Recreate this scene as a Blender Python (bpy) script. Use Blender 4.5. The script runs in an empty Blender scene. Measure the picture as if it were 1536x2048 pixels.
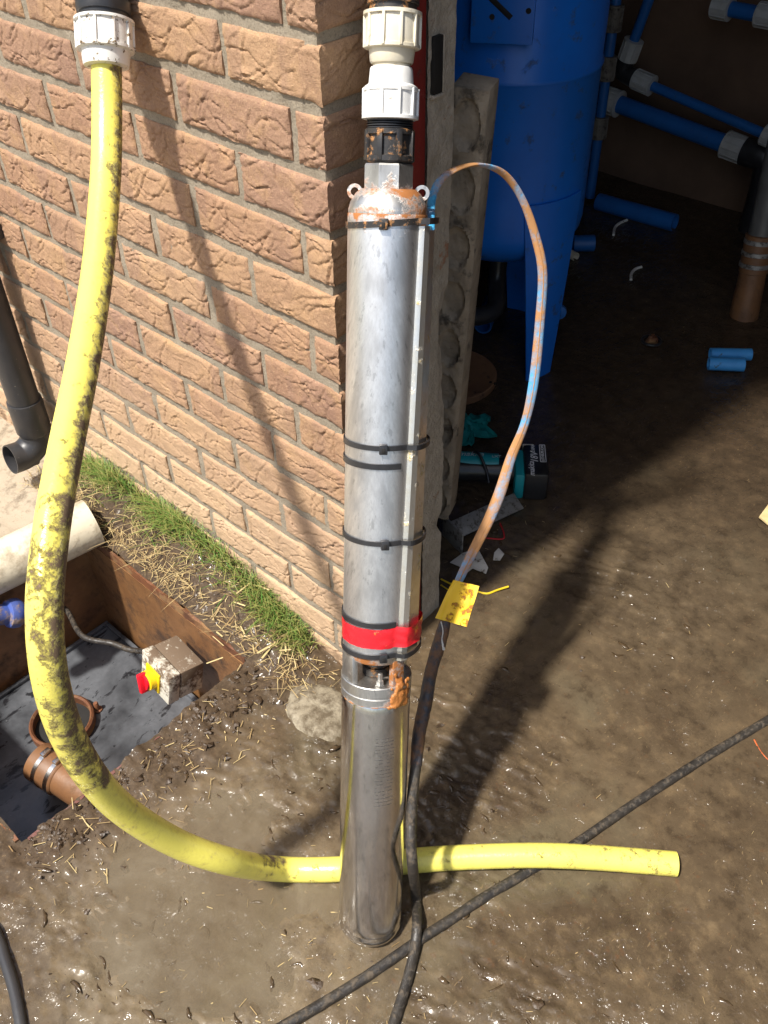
import bpy, bmesh, math, random
import numpy as np
from mathutils import Vector, Matrix
random.seed(7)
S = bpy.context.scene
COL = S.collection
# ------------------------------------------------------------------ camera
CAM = np.array([0.77024, -0.73597, 1.37363])
FW = np.array([-0.51024, 0.54248, -0.66736]); RT = np.array([0.74061, 0.67163, -0.02029]); DN = np.array([0.43722, -0.50460, -0.74446])
FPX = 1822.18
cd = bpy.data.cameras.new('camera'); cam = bpy.data.objects.new('camera', cd); COL.objects.link(cam)
cd.sensor_fit = 'VERTICAL'; cd.sensor_height = 36.0; cd.sensor_width = 27.0
cd.lens = FPX / 2048 * 36.0; cd.clip_start = 0.02; cd.clip_end = 2000
rm = Matrix(((RT[0], -DN[0], -FW[0]), (RT[1], -DN[1], -FW[1]), (RT[2], -DN[2], -FW[2])))
cam.matrix_world = Matrix.Translation(Vector(CAM)) @ rm.to_4x4()
S.camera = cam
# ------------------------------------------------------------------ light
SX, SY = 0.065, 0.52                      # ground shift of a shadow per metre of height
sdir = Vector((SX, SY, -1.0)).normalized()
elev = math.asin(-sdir.z)
az = math.atan2(-sdir.x, -sdir.y)         # compass bearing of the sun, from +Y towards +X
w = bpy.data.worlds.new('World'); S.world = w; w.use_nodes = True
nt = w.node_tree; bg = nt.nodes['Background']
sky = nt.nodes.new('ShaderNodeTexSky'); sky.sky_type = 'NISHITA'; sky.sun_disc = False
sky.sun_elevation = elev; sky.sun_rotation = az; sky.air_density = 1.2; sky.dust_density = 3.0; sky.ozone_density = 0.6
nt.links.new(sky.outputs[0], bg.inputs[0]); bg.inputs[1].default_value = 0.115
sl = bpy.data.lights.new('sun', 'SUN'); so = bpy.data.objects.new('sun', sl); COL.objects.link(so)
sl.energy = 4.6; sl.angle = math.radians(2.9); sl.color = (1.0, 0.95, 0.87)
so.rotation_euler = sdir.to_track_quat('-Z', 'Y').to_euler()
S.view_settings.view_transform = 'Standard'; S.view_settings.look = 'None'
S.view_settings.exposure = 0.52; S.view_settings.gamma = 1.0; S.view_settings.use_curve_mapping = False
S.render.engine = 'CYCLES'
S.cycles.max_bounces = 8

# ------------------------------------------------------------------ helpers
def at(u, v, x=None, y=None, z=None, d=None):
    D = FW + RT * ((u - 768) / FPX) + DN * ((v - 1024) / FPX)
    if x is not None: t = (x - CAM[0]) / D[0]
    elif y is not None: t = (y - CAM[1]) / D[1]
    elif z is not None: t = (z - CAM[2]) / D[2]
    else: t = d
    return CAM + D * t
def proj(P):
    v = np.asarray(P, float) - CAM; q = v @ FW
    return 768 + FPX * (v @ RT) / q, 1024 + FPX * (v @ DN) / q
def nrm(v):
    v = np.asarray(v, float); return v / np.linalg.norm(v)

class Noise:
    def __init__(self, seed, n=256):
        self.n = n; self.g = np.random.RandomState(seed).rand(n, n) * 2 - 1
    def __call__(self, x, y):
        x = np.asarray(x, float); y = np.asarray(y, float)
        xi = np.floor(x).astype(int); yi = np.floor(y).astype(int); fx = x - xi; fy = y - yi
        fx = fx * fx * (3 - 2 * fx); fy = fy * fy * (3 - 2 * fy); n = self.n; g = self.g
        a = g[xi % n, yi % n]; b = g[(xi + 1) % n, yi % n]; c = g[xi % n, (yi + 1) % n]; d = g[(xi + 1) % n, (yi + 1) % n]
        return (a * (1 - fx) + b * fx) * (1 - fy) + (c * (1 - fx) + d * fx) * fy
NS = [Noise(i) for i in range(8)]
def fbm(x, y, k=0, o=4):
    s = 0; a = 1.0
    for i in range(o):
        s = s + a * NS[(k + i) % 8](x * 2 ** i + 17.3 * i, y * 2 ** i + 5.1 * i); a *= .5
    return s
def sstep(a, b, x):
    t = np.clip((np.asarray(x, float) - a) / (b - a), 0, 1); return t * t * (3 - 2 * t)

ORG = {}
def thing(name, label, cat, loc=(0, 0, 0), group=None):
    o = bpy.data.objects.new(name, None); COL.objects.link(o); o.location = Vector([float(c) for c in loc])
    o.empty_display_size = .02
    o['label'] = label; o['category'] = cat
    if group: o['group'] = group
    ORG[o.name] = np.array(loc, float); return o
def tag(o, label, cat, group=None):
    o['label'] = label; o['category'] = cat
    if group: o['group'] = group
    return o
def mesh(name, V, Fc, mat, parent=None, smooth=40, kind=None, attrs=None, loc=None, uv=None):
    """links one mesh object; V in world coordinates"""
    V = np.asarray(V, float); o0 = np.zeros(3)
    if parent is not None: o0 = ORG[parent.name]
    elif loc is not None: o0 = np.array(loc, float)
    me = bpy.data.meshes.new(name)
    me.from_pydata((V - o0).tolist(), [], [tuple(int(i) for i in f) for f in Fc])
    if attrs:
        for k, a in attrs.items():
            at_ = me.attributes.new(k, 'FLOAT', 'POINT'); at_.data.foreach_set('value', np.asarray(a, np.float32))
    me.validate(); me.update()
    if smooth is not None:
        me.shade_smooth()
        if smooth < 180: me.set_sharp_from_angle(angle=math.radians(smooth))
    me.materials.append(mat)
    o = bpy.data.objects.new(name, me); COL.objects.link(o)
    if parent is not None: o.parent = parent; ORG[o.name] = ORG[parent.name]
    else: o.location = Vector(o0.tolist()); ORG[o.name] = o0
    if kind: o['kind'] = kind
    return o
def fix_normals(V, Fc):
    bm = bmesh.new(); vs = [bm.verts.new(v) for v in V]
    for f in Fc:
        try: bm.faces.new([vs[i] for i in f])
        except ValueError: pass
    bmesh.ops.recalc_face_normals(bm, faces=bm.faces)
    bm.verts.index_update()
    V2 = np.array([v.co[:] for v in bm.verts]); F2 = [[v.index for v in f.verts] for f in bm.faces]
    bm.free(); return V2, F2
class G:
    """collects geometry"""
    def __init__(s): s.V = []; s.F = []; s.n = 0; s.A = {}
    def add(s, V, F, **attrs):
        V = np.asarray(V, float); s.V.append(V); s.F += [[i + s.n for i in f] for f in F]; s.n += len(V)
        for k, a in attrs.items(): s.A.setdefault(k, []).append(np.broadcast_to(np.asarray(a, float), (len(V),)))
        return s
    def build(s, name, mat, parent=None, **k):
        at_ = {q: np.concatenate(v) for q, v in s.A.items()} or None
        return mesh(name, np.concatenate(s.V), s.F, mat, parent, attrs=at_, **k)
def box_g(c, ax, h, bev=0.0, seg=2):
    """box: centre, 3 axes rows, half sizes"""
    bm = bmesh.new(); bmesh.ops.create_cube(bm, size=2)
    for v in bm.verts: v.co = Vector((v.co.x * h[0], v.co.y * h[1], v.co.z * h[2]))
    if bev > 0: bmesh.ops.bevel(bm, geom=list(bm.edges), offset=bev, segments=seg, affect='EDGES', profile=.5)
    bm.verts.index_update()
    L = np.array([v.co[:] for v in bm.verts]); F = [[v.index for v in f.verts] for f in bm.faces]; bm.free()
    return np.asarray(c) + L @ np.asarray(ax, float), F
EYE = np.eye(3)
def abox(x0, x1, y0, y1, z0, z1, bev=0.0):
    return box_g(((x0 + x1) / 2, (y0 + y1) / 2, (z0 + z1) / 2), EYE, ((x1 - x0) / 2, (y1 - y0) / 2, (z1 - z0) / 2), bev)
def frame(axis, ref):
    a = nrm(axis); r = np.asarray(ref, float); e1 = nrm(r - a * (r @ a)); e2 = np.cross(a, e1); return e1, e2, a
def lathe(P0, axis, prof, seg=40, ref=None, ang=None):
    """prof: list of (r, s) along axis from P0"""
    if ref is None: ref = (1, 0, 0) if abs(nrm(axis)[0]) < .9 else (0, 1, 0)
    e1, e2, a = frame(axis, ref)
    th = np.linspace(0, 2 * math.pi, seg, endpoint=False)
    V = []; F = []
    for r, s in prof:
        V.append(np.asarray(P0) + a * s + r * (np.cos(th)[:, None] * e1 + np.sin(th)[:, None] * e2))
    m = len(prof)
    for i in range(m - 1):
        for j in range(seg):
            k = (j + 1) % seg; F.append([i * seg + j, i * seg + k, (i + 1) * seg + k, (i + 1) * seg + j])
    V = np.concatenate(V)
    if prof[0][0] > 1e-6: F.append(list(range(seg - 1, -1, -1)))
    if prof[-1][0] > 1e-6: F.append([(m - 1) * seg + j for j in range(seg)])
    return V, F
def catmull(P, n=8):
    P = np.asarray(P, float); out = []
    Q = np.vstack([2 * P[0] - P[1], P, 2 * P[-1] - P[-2]])
    for i in range(1, len(Q) - 2):
        for t in np.linspace(0, 1, n, endpoint=False):
            a, b, c, d = Q[i - 1], Q[i], Q[i + 1], Q[i + 2]
            out.append(.5 * (2 * b + (c - a) * t + (2 * a - 5 * b + 4 * c - d) * t * t + (3 * b - a - 3 * c + d) * t ** 3))
    out.append(P[-1]); return np.array(out)
def tube(P, r, seg=16, n=8, smooth=True, hollow=None, flat=None, wob=0, seed=0, caps=True):
    """sweep; r scalar or per control point; flat=(ref, ratio) gives an elliptic section whose long axis follows ref"""
    P = np.asarray(P, float)
    R = np.broadcast_to(np.asarray(r, float), (len(P),))
    if smooth and len(P) > 2:
        R = catmull(np.stack([R, R, R], 1), n)[:, 0]; P = catmull(P, n)
    m = len(P); T = np.gradient(P, axis=0); T /= np.linalg.norm(T, axis=1)[:, None]
    e = np.cross(T[0], (0, 0, 1.)); e = e if np.linalg.norm(e) > .1 else np.cross(T[0], (0, 1., 0)); e = nrm(e)
    th = np.linspace(0, 2 * math.pi, seg, endpoint=False); V = []; rs = np.random.RandomState(seed)
    for i in range(m):
        e = nrm(e - T[i] * (e @ T[i])); f = np.cross(T[i], e); ra = rb = R[i]; E1, E2 = e, f
        if flat is not None:
            ref = np.asarray(flat[0], float); E1 = nrm(ref - T[i] * (ref @ T[i])); E2 = np.cross(T[i], E1); rb = R[i] * flat[1]
        q = 1 + wob * (rs.rand(seg) - .5) if wob else 1
        V.append(P[i] + (ra * np.cos(th) * q)[:, None] * E1 + (rb * np.sin(th) * q)[:, None] * E2)
    V = np.concatenate(V); F = []
    for i in range(m - 1):
        for j in range(seg):
            k = (j + 1) % seg; F.append([i * seg + j, i * seg + k, (i + 1) * seg + k, (i + 1) * seg + j])
    if hollow:
        for end in (0, m - 1):
            c = P[end]; b = end * seg; n0 = len(V)
            inner = c + (V[b:b + seg] - c) * hollow; deep = inner + (T[end] if end == 0 else -T[end]) * R[end] * 1.6
            V = np.vstack([V, inner, deep])
            for j in range(seg):
                k = (j + 1) % seg
                q1 = [b + j, b + k, n0 + k, n0 + j]; q2 = [n0 + j, n0 + k, n0 + seg + k, n0 + seg + j]
                if end == 0: q1.reverse(); q2.reverse()
                F += [q1, q2]
            cap = [n0 + seg + j for j in range(seg)]; F.append(cap)
    elif caps:
        F.append(list(range(seg - 1, -1, -1))); F.append([(m - 1) * seg + j for j in range(seg)])
    return V, F
def prism(poly, e1, e2, e3, h, c, bev=0):
    """poly 2D in (e1,e2) about c, thickness h along e3"""
    poly = np.asarray(poly, float); n = len(poly)
    A = np.asarray(c) + poly[:, :1] * e1 + poly[:, 1:] * e2
    V = np.vstack([A, A + np.asarray(e3) * h])
    F = [list(range(n - 1, -1, -1)), list(range(n, 2 * n))] + [[i, (i + 1) % n, n + (i + 1) % n, n + i] for i in range(n)]
    return fix_normals(V, F)

# ------------------------------------------------------------------ materials
def rgb(c): return (c[0], c[1], c[2], 1.0)
class NT:
    def __init__(s, name):
        s.m = bpy.data.materials.new(name); s.m.use_nodes = True; s.t = s.m.node_tree; s.b = s.t.nodes['Principled BSDF']
    def n(s, typ, **k):
        q = s.t.nodes.new('ShaderNode' + typ)
        for a, v in k.items():
            if a.startswith('_'): setattr(q, a[1:], v)
            else: q.inputs[a].default_value = v
        return q
    def l(s, a, b): s.t.links.new(a, b)
    def coord(s, kind='Object', scale=(1, 1, 1), rnd=False):
        tc = s.n('TexCoord'); mp = s.n('Mapping'); mp.inputs['Scale'].default_value = scale
        s.l(tc.outputs[kind], mp.inputs[0])
        if rnd:
            oi = s.n('ObjectInfo'); mu = s.n('Math', _operation='MULTIPLY'); mu.inputs[1].default_value = 37.0
            s.l(oi.outputs['Random'], mu.inputs[0]); s.l(mu.outputs[0], mp.inputs['Location'])
        return mp.outputs[0]
    def noise(s, co, scale, detail=5, rough=.6, dist=0.0):
        q = s.n('TexNoise', Scale=scale, Detail=detail, Roughness=rough, Distortion=dist); s.l(co, q.inputs['Vector']); return q.outputs['Fac']
    def ramp(s, f, lo, hi):
        q = s.n('MapRange'); q.inputs['From Min'].default_value = lo; q.inputs['From Max'].default_value = hi; q.clamp = True
        s.l(f, q.inputs['Value']); return q.outputs[0]
    def mix(s, f, a, b):
        q = s.n('Mix', _data_type='RGBA')
        for v, i in ((f, 0), (a, 6), (b, 7)):
            if isinstance(v, (int, float)): q.inputs[i].default_value = v
            elif isinstance(v, tuple): q.inputs[i].default_value = rgb(v)
            else: s.l(v, q.inputs[i])
        return q.outputs[2]
    def math(s, op, a, b=0.0):
        q = s.n('Math', _operation=op)
        for v, i in ((a, 0), (b, 1)):
            if isinstance(v, (int, float)): q.inputs[i].default_value = v
            else: s.l(v, q.inputs[i])
        return q.outputs[0]
    def attr(s, name):
        q = s.n('Attribute'); q.attribute_name = name; return q.outputs['Fac']
    def bump(s, f, strength=.5, dist=.002, prev=None):
        q = s.n('Bump', Strength=strength, Distance=dist); s.l(f, q.inputs['Height'])
        if prev is not None: s.l(prev, q.inputs['Normal'])
        return q.outputs[0]
    def out(s, col=None, rough=None, metal=0.0, nor=None, spec=None, **k):
        for v, i in ((col, 'Base Color'), (rough, 'Roughness'), (nor, 'Normal'), (metal, 'Metallic')):
            if v is None: continue
            if isinstance(v, tuple): s.b.inputs[i].default_value = rgb(v)
            elif isinstance(v, (int, float)): s.b.inputs[i].default_value = v
            else: s.l(v, s.b.inputs[i])
        if spec is not None: s.b.inputs['Specular IOR Level'].default_value = spec
        for a, v in k.items(): s.b.inputs[a].default_value = v
        return s.m
def simple(name, c1, c2=None, scale=25, rough=.5, metal=0.0, bump=.25, bs=150, bd=.001, dirt=None, dt=(.55, .62), ds=40, stretch=(1, 1, 1), attr=None, rv=.12):
    """two-tone noise colour, dirt patches (optionally biased by a vertex attribute), fine bump"""
    t = NT(name); co = t.coord(scale=stretch); c2 = c2 or tuple(x * .75 for x in c1)
    n1 = t.noise(co, scale, 6); col = t.mix(t.ramp(n1, .3, .7), c1, c2)
    n2 = t.noise(co, bs, 4); ro = t.math('ADD', t.math('MULTIPLY', n1, rv * 2), rough - rv)
    nor = t.bump(n2, bump, bd); me = metal
    if dirt:
        q = t.noise(t.coord(), ds, 9, .68)
        if attr: q = t.math('ADD', q, t.math('MULTIPLY', t.math('SUBTRACT', t.attr(attr), .5), .42))
        f = t.ramp(q, *dt); col = t.mix(f, col, dirt); me = t.math('MULTIPLY', t.math('SUBTRACT', 1.0, f), metal) if metal else 0.0
        ro = t.math('ADD', ro, t.math('MULTIPLY', f, .3)); nor = t.bump(f, .6, .0012, nor)
    return t.out(col, ro, me, nor)

MUD = (.085, .052, .028)
def brick_mat():
    t = NT('brick_clay'); co = t.coord(rnd=True); oi = t.n('ObjectInfo')
    cr = t.n('ValToRGB'); t.l(oi.outputs['Random'], cr.inputs[0]); e = cr.color_ramp.elements
    e[0].color = rgb((.43, .265, .160)); e[1].color = rgb((.39, .240, .155))
    for p, c in ((.15, (.46, .29, .170)), (.32, (.37, .22, .142)), (.5, (.43, .262, .158)), (.68, (.46, .295, .178)), (.85, (.35, .212, .145))):
        q = e.new(p); q.color = rgb(c)
    big = t.noise(co, 14, 5, .6, .6); col = t.mix(t.math('MULTIPLY', t.ramp(big, .45, .75), .55), cr.outputs[0], (.25, .145, .105))
    kn = t.noise(t.coord(scale=(1, .02, .02), rnd=True), 16, 1); col = t.mix(t.math('MULTIPLY', t.ramp(kn, .56, .60), .38), col, (.27, .165, .125))
    pale = t.noise(co, 22, 7, .7, .4); col = t.mix(t.math('MULTIPLY', t.ramp(pale, .5, .72), .6), col, (.50, .31, .155))
    grain = t.noise(co, 420, 3, .7); col = t.mix(t.math('MULTIPLY', t.ramp(grain, .52, .75), .6), col, (.15, .07, .04))
    g2 = t.noise(co, 300, 2); col = t.mix(t.math('MULTIPLY', t.ramp(g2, .58, .72), .45), col, (.62, .42, .25))
    # dried splash dust on the lowest courses
    ge = t.n('NewGeometry'); sp = t.n('SeparateXYZ'); t.l(ge.outputs['Position'], sp.inputs[0])
    wn = t.noise(t.coord(), 5, 4); hz = t.math('ADD', sp.outputs[2], t.math('MULTIPLY', wn, .25))
    d = t.ramp(hz, .62, .28); col = t.mix(t.math('MULTIPLY', d, .6), col, (.64, .46, .29))
    d2 = t.math('MULTIPLY', t.ramp(hz, .20, .12), t.ramp(t.noise(t.coord(), 30, 6), .42, .6)); col = t.mix(d2, col, (.16, .10, .06))
    fold = t.noise(t.coord(scale=(.8, 1, 2.6), rnd=True), 22, 4, .55, 1.6)
    fl = t.n('Math', _operation='PINGPONG'); t.l(fold, fl.inputs[0]); fl.inputs[1].default_value = .06
    nor = t.bump(fl.outputs[0], .22, .015); nor = t.bump(t.noise(co, 260, 5, .75), .75, .0020, nor)
    return t.out(col, .9, 0, nor, spec=.25)
def mortar_mat():
    t = NT('mortar_sand'); co = t.coord(); n = t.noise(co, 30, 6); col = t.mix(t.ramp(n, .3, .7), (.37, .315, .24), (.28, .24, .18))
    g = t.noise(co, 350, 3); col = t.mix(t.math('MULTIPLY', t.ramp(g, .5, .7), .6), col, (.13, .105, .08))
    nor = t.bump(t.noise(co, 220, 5, .7), .8, .002); return t.out(col, .95, 0, nor, spec=.2)
def ground_mat():
    t = NT('wet_mud'); co = t.coord()
    n1 = t.noise(co, 5, 7, .62, .3); n2 = t.noise(co, 26, 8, .68); n3 = t.noise(co, 160, 5, .7)
    col = t.mix(t.ramp(n1, .35, .65), (.108, .077, .044), (.064, .043, .024))
    col = t.mix(t.math('MULTIPLY', t.ramp(n2, .52, .70), .7), col, (.165, .115, .062))
    gsh = t.noise(co, 3.2, 5, .6); col = t.mix(t.math('MULTIPLY', t.ramp(gsh, .52, .66), .45), col, (.125, .108, .068)); col = t.mix(t.math('MULTIPLY', t.ramp(t.noise(co, 55, 6, .7), .60, .70), .6), col, (.11, .052, .022))
    col = t.mix(t.math('MULTIPLY', t.ramp(n2, .46, .34), .6), col, (.03, .019, .010))
    col = t.mix(t.math('MULTIPLY', t.attr('silt'), t.ramp(n2, .25, .6)), col, (.185, .145, .092))
    col = t.mix(t.math('MULTIPLY', t.attr('dry'), t.ramp(n2, .25, .5)), col, (.40, .335, .25))
    col = t.mix(t.math('MULTIPLY', t.attr('soil'), .9), col, t.mix(t.ramp(n3, .35, .65), (.045, .030, .019), (.088, .060, .037)))
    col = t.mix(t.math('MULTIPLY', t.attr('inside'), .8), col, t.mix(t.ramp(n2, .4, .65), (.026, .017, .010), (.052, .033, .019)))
    col = t.mix(t.math('MULTIPLY', t.ramp(n3, .6, .72), .4), col, (.20, .14, .075))
    # fine flecks of grit and fibre pressed into the film
    fl = t.noise(t.coord(scale=(1.0, .3, 1)), 240, 2, .5, .8); col = t.mix(t.math('MULTIPLY', t.ramp(fl, .70, .74), .5), col, (.24, .165, .085))
    fd = t.noise(co, 330, 2, .5); col = t.mix(t.math('MULTIPLY', t.ramp(fd, .70, .75), .7), col, (.018, .012, .008))
    act = t.ramp(t.noise(co, 4.5, 5, .6), .36, .62); stb = t.math('ADD', .10, t.math('MULTIPLY', act, .90))
    dryf = t.math('MAXIMUM', t.attr('dry'), t.math('MULTIPLY', t.attr('soil'), .85))
    nb_ = t.bump(t.math('MULTIPLY', t.noise(co, 120, 6, .7), stb), .6, .004)
    # the water film: smooth between, broken by small ridges
    rg = t.noise(t.coord(scale=(1.0, .45, 1)), 95, 3, .5, .6); rg2 = t.ramp(rg, .50, .66)
    nc_ = t.bump(t.math('MULTIPLY', rg2, stb), .60, .0042); nc_ = t.bump(t.noise(co, 26, 3, .5), .30, .006, nc_)
    b = t.b; t.l(nc_, b.inputs['Coat Normal']); b.inputs['Coat IOR'].default_value = 1.42
    t.l(t.math('SUBTRACT', 1.0, dryf), b.inputs['Coat Weight'])
    t.l(t.math('ADD', .10, t.math('MULTIPLY', t.ramp(t.noise(co, 12, 5, .6), .4, .7), .16)), b.inputs['Coat Roughness'])
    return t.out(col, .75, 0, nb_, spec=.15)
def hose_mat():
    t = NT('yellow_plastic'); co = t.coord()
    n = t.noise(co, 8, 4); col = t.mix(n, (.88, .80, .17), (.84, .74, .13))
    q = t.noise(co, 58, 12, .78, .2); q = t.math('ADD', q, t.math('MULTIPLY', t.math('SUBTRACT', t.attr('mud'), .5), .36))
    q3 = t.noise(co, 16, 6, .6); q = t.math('ADD', q, t.math('MULTIPLY', t.math('SUBTRACT', q3, .5), .22)); f = t.ramp(q, .55, .655); st = t.math('MULTIPLY', t.ramp(q, .44, .58), .5)
    col = t.mix(st, col, (.55, .44, .12)); col = t.mix(f, col, t.mix(t.noise(co, 200, 3), (.22, .15, .09), (.13, .085, .05)))
    nor = t.bump(f, .8, .0025); nor = t.bump(t.noise(co, 260, 4), .3, .0015, nor)
    return t.out(col, t.math('ADD', .26, t.math('MULTIPLY', f, .5)), 0, nor)
def steel_mat(name, c1, rough, streak=60, dirt=True, low=(.35, .34, .32)):
    t = NT(name); co = t.coord('Generated', scale=(1, 1, .02)); ob = t.coord()
    s1 = t.noise(t.coord(scale=(1, 1, .03)), streak * 4, 6, .7); s2 = t.noise(ob, 12, 6)
    s0 = t.noise(t.coord(scale=(1, 1, .012)), 34, 3, .6); col = t.mix(t.ramp(s1, .35, .65), c1, tuple(x * .80 for x in c1)); col = t.mix(t.math('MULTIPLY', t.ramp(s0, .50, .66), .55), col, tuple(x * .50 for x in c1)); s9 = t.noise(t.coord(scale=(1, 1, .008)), 130, 4, .7); col = t.mix(t.math('MULTIPLY', t.ramp(s9, .58, .66), .5), col, tuple(x * .42 for x in c1)); col = t.mix(t.math('MULTIPLY', t.ramp(s2, .5, .7), .12), col, low)  # dark streak bands in the colour stand in for reflections along the tube
    sp = t.ramp(t.noise(t.coord(scale=(1, 1, .35)), 70, 8, .7), .70, .725); col = t.mix(t.math('MULTIPLY', sp, .7), col, (.09, .085, .08))
    ro = t.math('ADD', rough - .10, t.math('ADD', t.math('MULTIPLY', s1, .14), t.math('MULTIPLY', s0, .10))); ro = t.math('ADD', ro, t.math('MULTIPLY', t.ramp(s2, .45, .7), .04)); me = 1.0
    nor = t.bump(s1, .10, .0006)
    if dirt:
        q = t.noise(ob, 55, 9, .7); q = t.math('ADD', q, t.math('MULTIPLY', t.math('SUBTRACT', t.attr('rust'), .5), .55))
        f = t.ramp(q, .49, .65); col = t.mix(f, col, t.mix(t.noise(ob, 90, 5), (.46, .17, .04), (.25, .095, .03)))
        me = t.math('SUBTRACT', 1.0, f); ro = t.math('ADD', ro, t.math('MULTIPLY', f, .35)); nor = t.bump(f, .5, .001, nor)
    return t.out(col, ro, me, nor)
def lid_mat():
    t = NT('scummy_grey_steel'); co = t.coord(); a = t.noise(co, 5, 5, .55, .3); b = t.noise(t.coord(scale=(1, .45, 1)), 42, 6, .66, .5); c = t.noise(co, 70, 8, .72, .4)
    col = t.mix(t.ramp(a, .36, .56), (.022, .023, .026), (.120, .127, .140)); col = t.mix(t.math('MULTIPLY', t.ramp(c, .35, .65), .35), col, (.055, .058, .064))
    col = t.mix(t.math('MULTIPLY', t.ramp(b, .565, .62), .9), col, (.012, .012, .014)); col = t.mix(t.math('MULTIPLY', t.ramp(c, .66, .72), .6), col, (.28, .29, .30))
    nor = t.bump(b, .20, .004); nor = t.bump(c, .12, .002, nor); return t.out(col, t.math('ADD', .06, t.math('MULTIPLY', a, .22)), 0, nor)

MT = {}
MT['brick'] = brick_mat(); MT['mortar'] = mortar_mat(); MT['ground'] = ground_mat(); MT['hose'] = hose_mat(); MT['lid'] = lid_mat()
MT['casing'] = steel_mat('brushed_pump_steel', (.88, .88, .88), .41, low=(.62, .62, .62))
MT['motor'] = steel_mat('polished_motor_steel', (.82, .80, .77), .15)
MT['cast'] = steel_mat('cast_steel', (.70, .69, .66), .42)
MT['guard'] = simple('guard_steel', (.84, .83, .79), (.72, .68, .58), 60, .36, .9, .2, dirt=(.55, .40, .12), dt=(.58, .66))
MT['white'] = simple('white_plastic', (.80, .79, .75), (.74, .72, .66), 30, .38, 0, .2, dirt=(.20, .135, .07), dt=(.585, .62), ds=120, stretch=(1, 1, 1))
MT['whiteclean'] = simple('clean_white_plastic', (.82, .82, .80), (.77, .76, .73), 30, .38, 0, .2, dirt=(.45, .36, .22), dt=(.64, .70), ds=60)
MT['cream'] = simple('stained_plastic', (.78, .74, .62), (.64, .56, .40), 22, .4, 0, .2, dirt=(.36, .24, .10), dt=(.60, .72), ds=60)
MT['black'] = simple('black_plastic', (.018, .018, .02), (.032, .032, .034), 40, .35, 0, .3)
MT['blackrust'] = simple('rusty_black_plastic', (.02, .02, .022), (.04, .035, .03), 50, .42, 0, .3, dirt=(.42, .20, .07), dt=(.54, .62), ds=70)
MT['pipeblack'] = simple('downpipe_plastic', (.028, .028, .031), (.045, .044, .045), 18, .4, 0, .2, dirt=(.20, .17, .13), dt=(.66, .70), ds=110)
MT['cable'] = simple('muddy_black_rubber', (.022, .020, .019), (.045, .038, .030), 45, .42, 0, .6, 180, .0015, dirt=(.085, .066, .046), dt=(.50, .60), ds=95)
MT['sleeve'] = simple('muddy_sleeve', (.035, .03, .03), (.05, .05, .06), 40, .38, 0, .6, dirt=(.17, .085, .04), dt=(.43, .58), ds=50)
MT['flatcable'] = simple('blue_cable_sheath', (.07, .40, .72), (.06, .34, .62), 30, .4, 0, .3, dirt=(.46, .23, .09), dt=(.38, .60), ds=30, attr='mud')
MT['tagyellow'] = simple('yellow_tag_card', (.88, .58, .01), (.80, .47, .01), 30, .5, 0, .2, dirt=(.34, .14, .02), dt=(.565, .63), ds=75, attr='mud')
MT['redtape'] = simple('red_tape', (.74, .02, .03), (.62, .015, .025), 40, .28, 0, .5, 70, .002, dirt=(.72, .26, .04), dt=(.60, .66), ds=34)
MT['sludge'] = simple('orange_sludge', (.36, .125, .032), (.48, .19, .05), 60, .35, 0, .9, 120, .003)
MT['redpaint'] = simple('maroon_paint', (.30, .035, .028), (.22, .028, .024), 20, .38, 0, .35, 60, .002, dirt=(.10, .06, .05), dt=(.60, .70), ds=45)
MT['conc'] = simple('rough_concrete', (.46, .40, .32), (.33, .285, .22), 35, .9, 0, 1.0, 140, .003, dirt=(.36, .19, .11), dt=(.60, .64), ds=11, rv=.03)
MT['plank'] = simple('weathered_stone', (.36, .30, .225), (.21, .175, .13), 28, .85, 0, .9, 110, .003, dirt=(.09, .075, .058), dt=(.56, .66), ds=24, rv=.03)
MT['tank'] = simple('blue_tank_paint', (.010, .18, .72), (.010, .15, .62), 9, .33, 0, .12, 90, .0015, dirt=(.05, .09, .18), dt=(.58, .72), ds=26)
MT['litpipe'] = simple('lit_blue_plastic', (.06, .33, .74), (.05, .28, .66), 20, .38, 0, .2, dirt=(.06, .08, .10), dt=(.62, .68), ds=60)  # pipe blue with its colour lightened for the offcuts lying in the light
MT['dimpipe'] = simple('dimmed_blue_plastic', (.014, .13, .42), (.014, .11, .36), 20, .38, 0, .2, dirt=(.06, .08, .10), dt=(.64, .70), ds=60)  # pipe blue with its colour darkened for the dim depth of the room
MT['greyfit'] = simple('grey_plastic', (.50, .51, .50), (.40, .40, .38), 30, .4, 0, .2)
MT['rust'] = simple('rusty_steel', (.20, .075, .03), (.12, .05, .025), 16, .62, 0, .9, 70, .003, dirt=(.27, .15, .06), dt=(.50, .62), ds=22)
MT['pitwall'] = simple('ochre_wet_steel', (.28, .14, .055), (.15, .068, .028), 11, .45, 0, .5, 60, .003, dirt=(.06, .034, .02), dt=(.50, .68), ds=16)
MT['rimsteel'] = simple('flaking_rim_steel', (.17, .065, .045), (.12, .055, .05), 24, .55, 0, .9, 60, .003, dirt=(.075, .05, .033), dt=(.55, .64), ds=24)
MT['brownpipe'] = simple('brown_drain_pipe', (.23, .11, .045), (.15, .072, .034), 18, .5, 0, .5, dirt=(.14, .075, .035), dt=(.54, .66), ds=30)
MT['pvc'] = simple('cream_drain_pipe', (.66, .60, .46), (.56, .49, .36), 12, .45, 0, .3, dirt=(.34, .28, .19), dt=(.47, .66), ds=24, stretch=(1, 1, 1))
MT['galv'] = simple('galvanised_steel', (.36, .35, .33), (.24, .23, .21), 60, .5, .5, .6, dirt=(.09, .075, .06), dt=(.52, .60), ds=60)
MT['dullpipe'] = simple('dull_grey_pipe', (.13, .13, .125), (.09, .088, .082), 20, .4, 0, .3)
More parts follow.
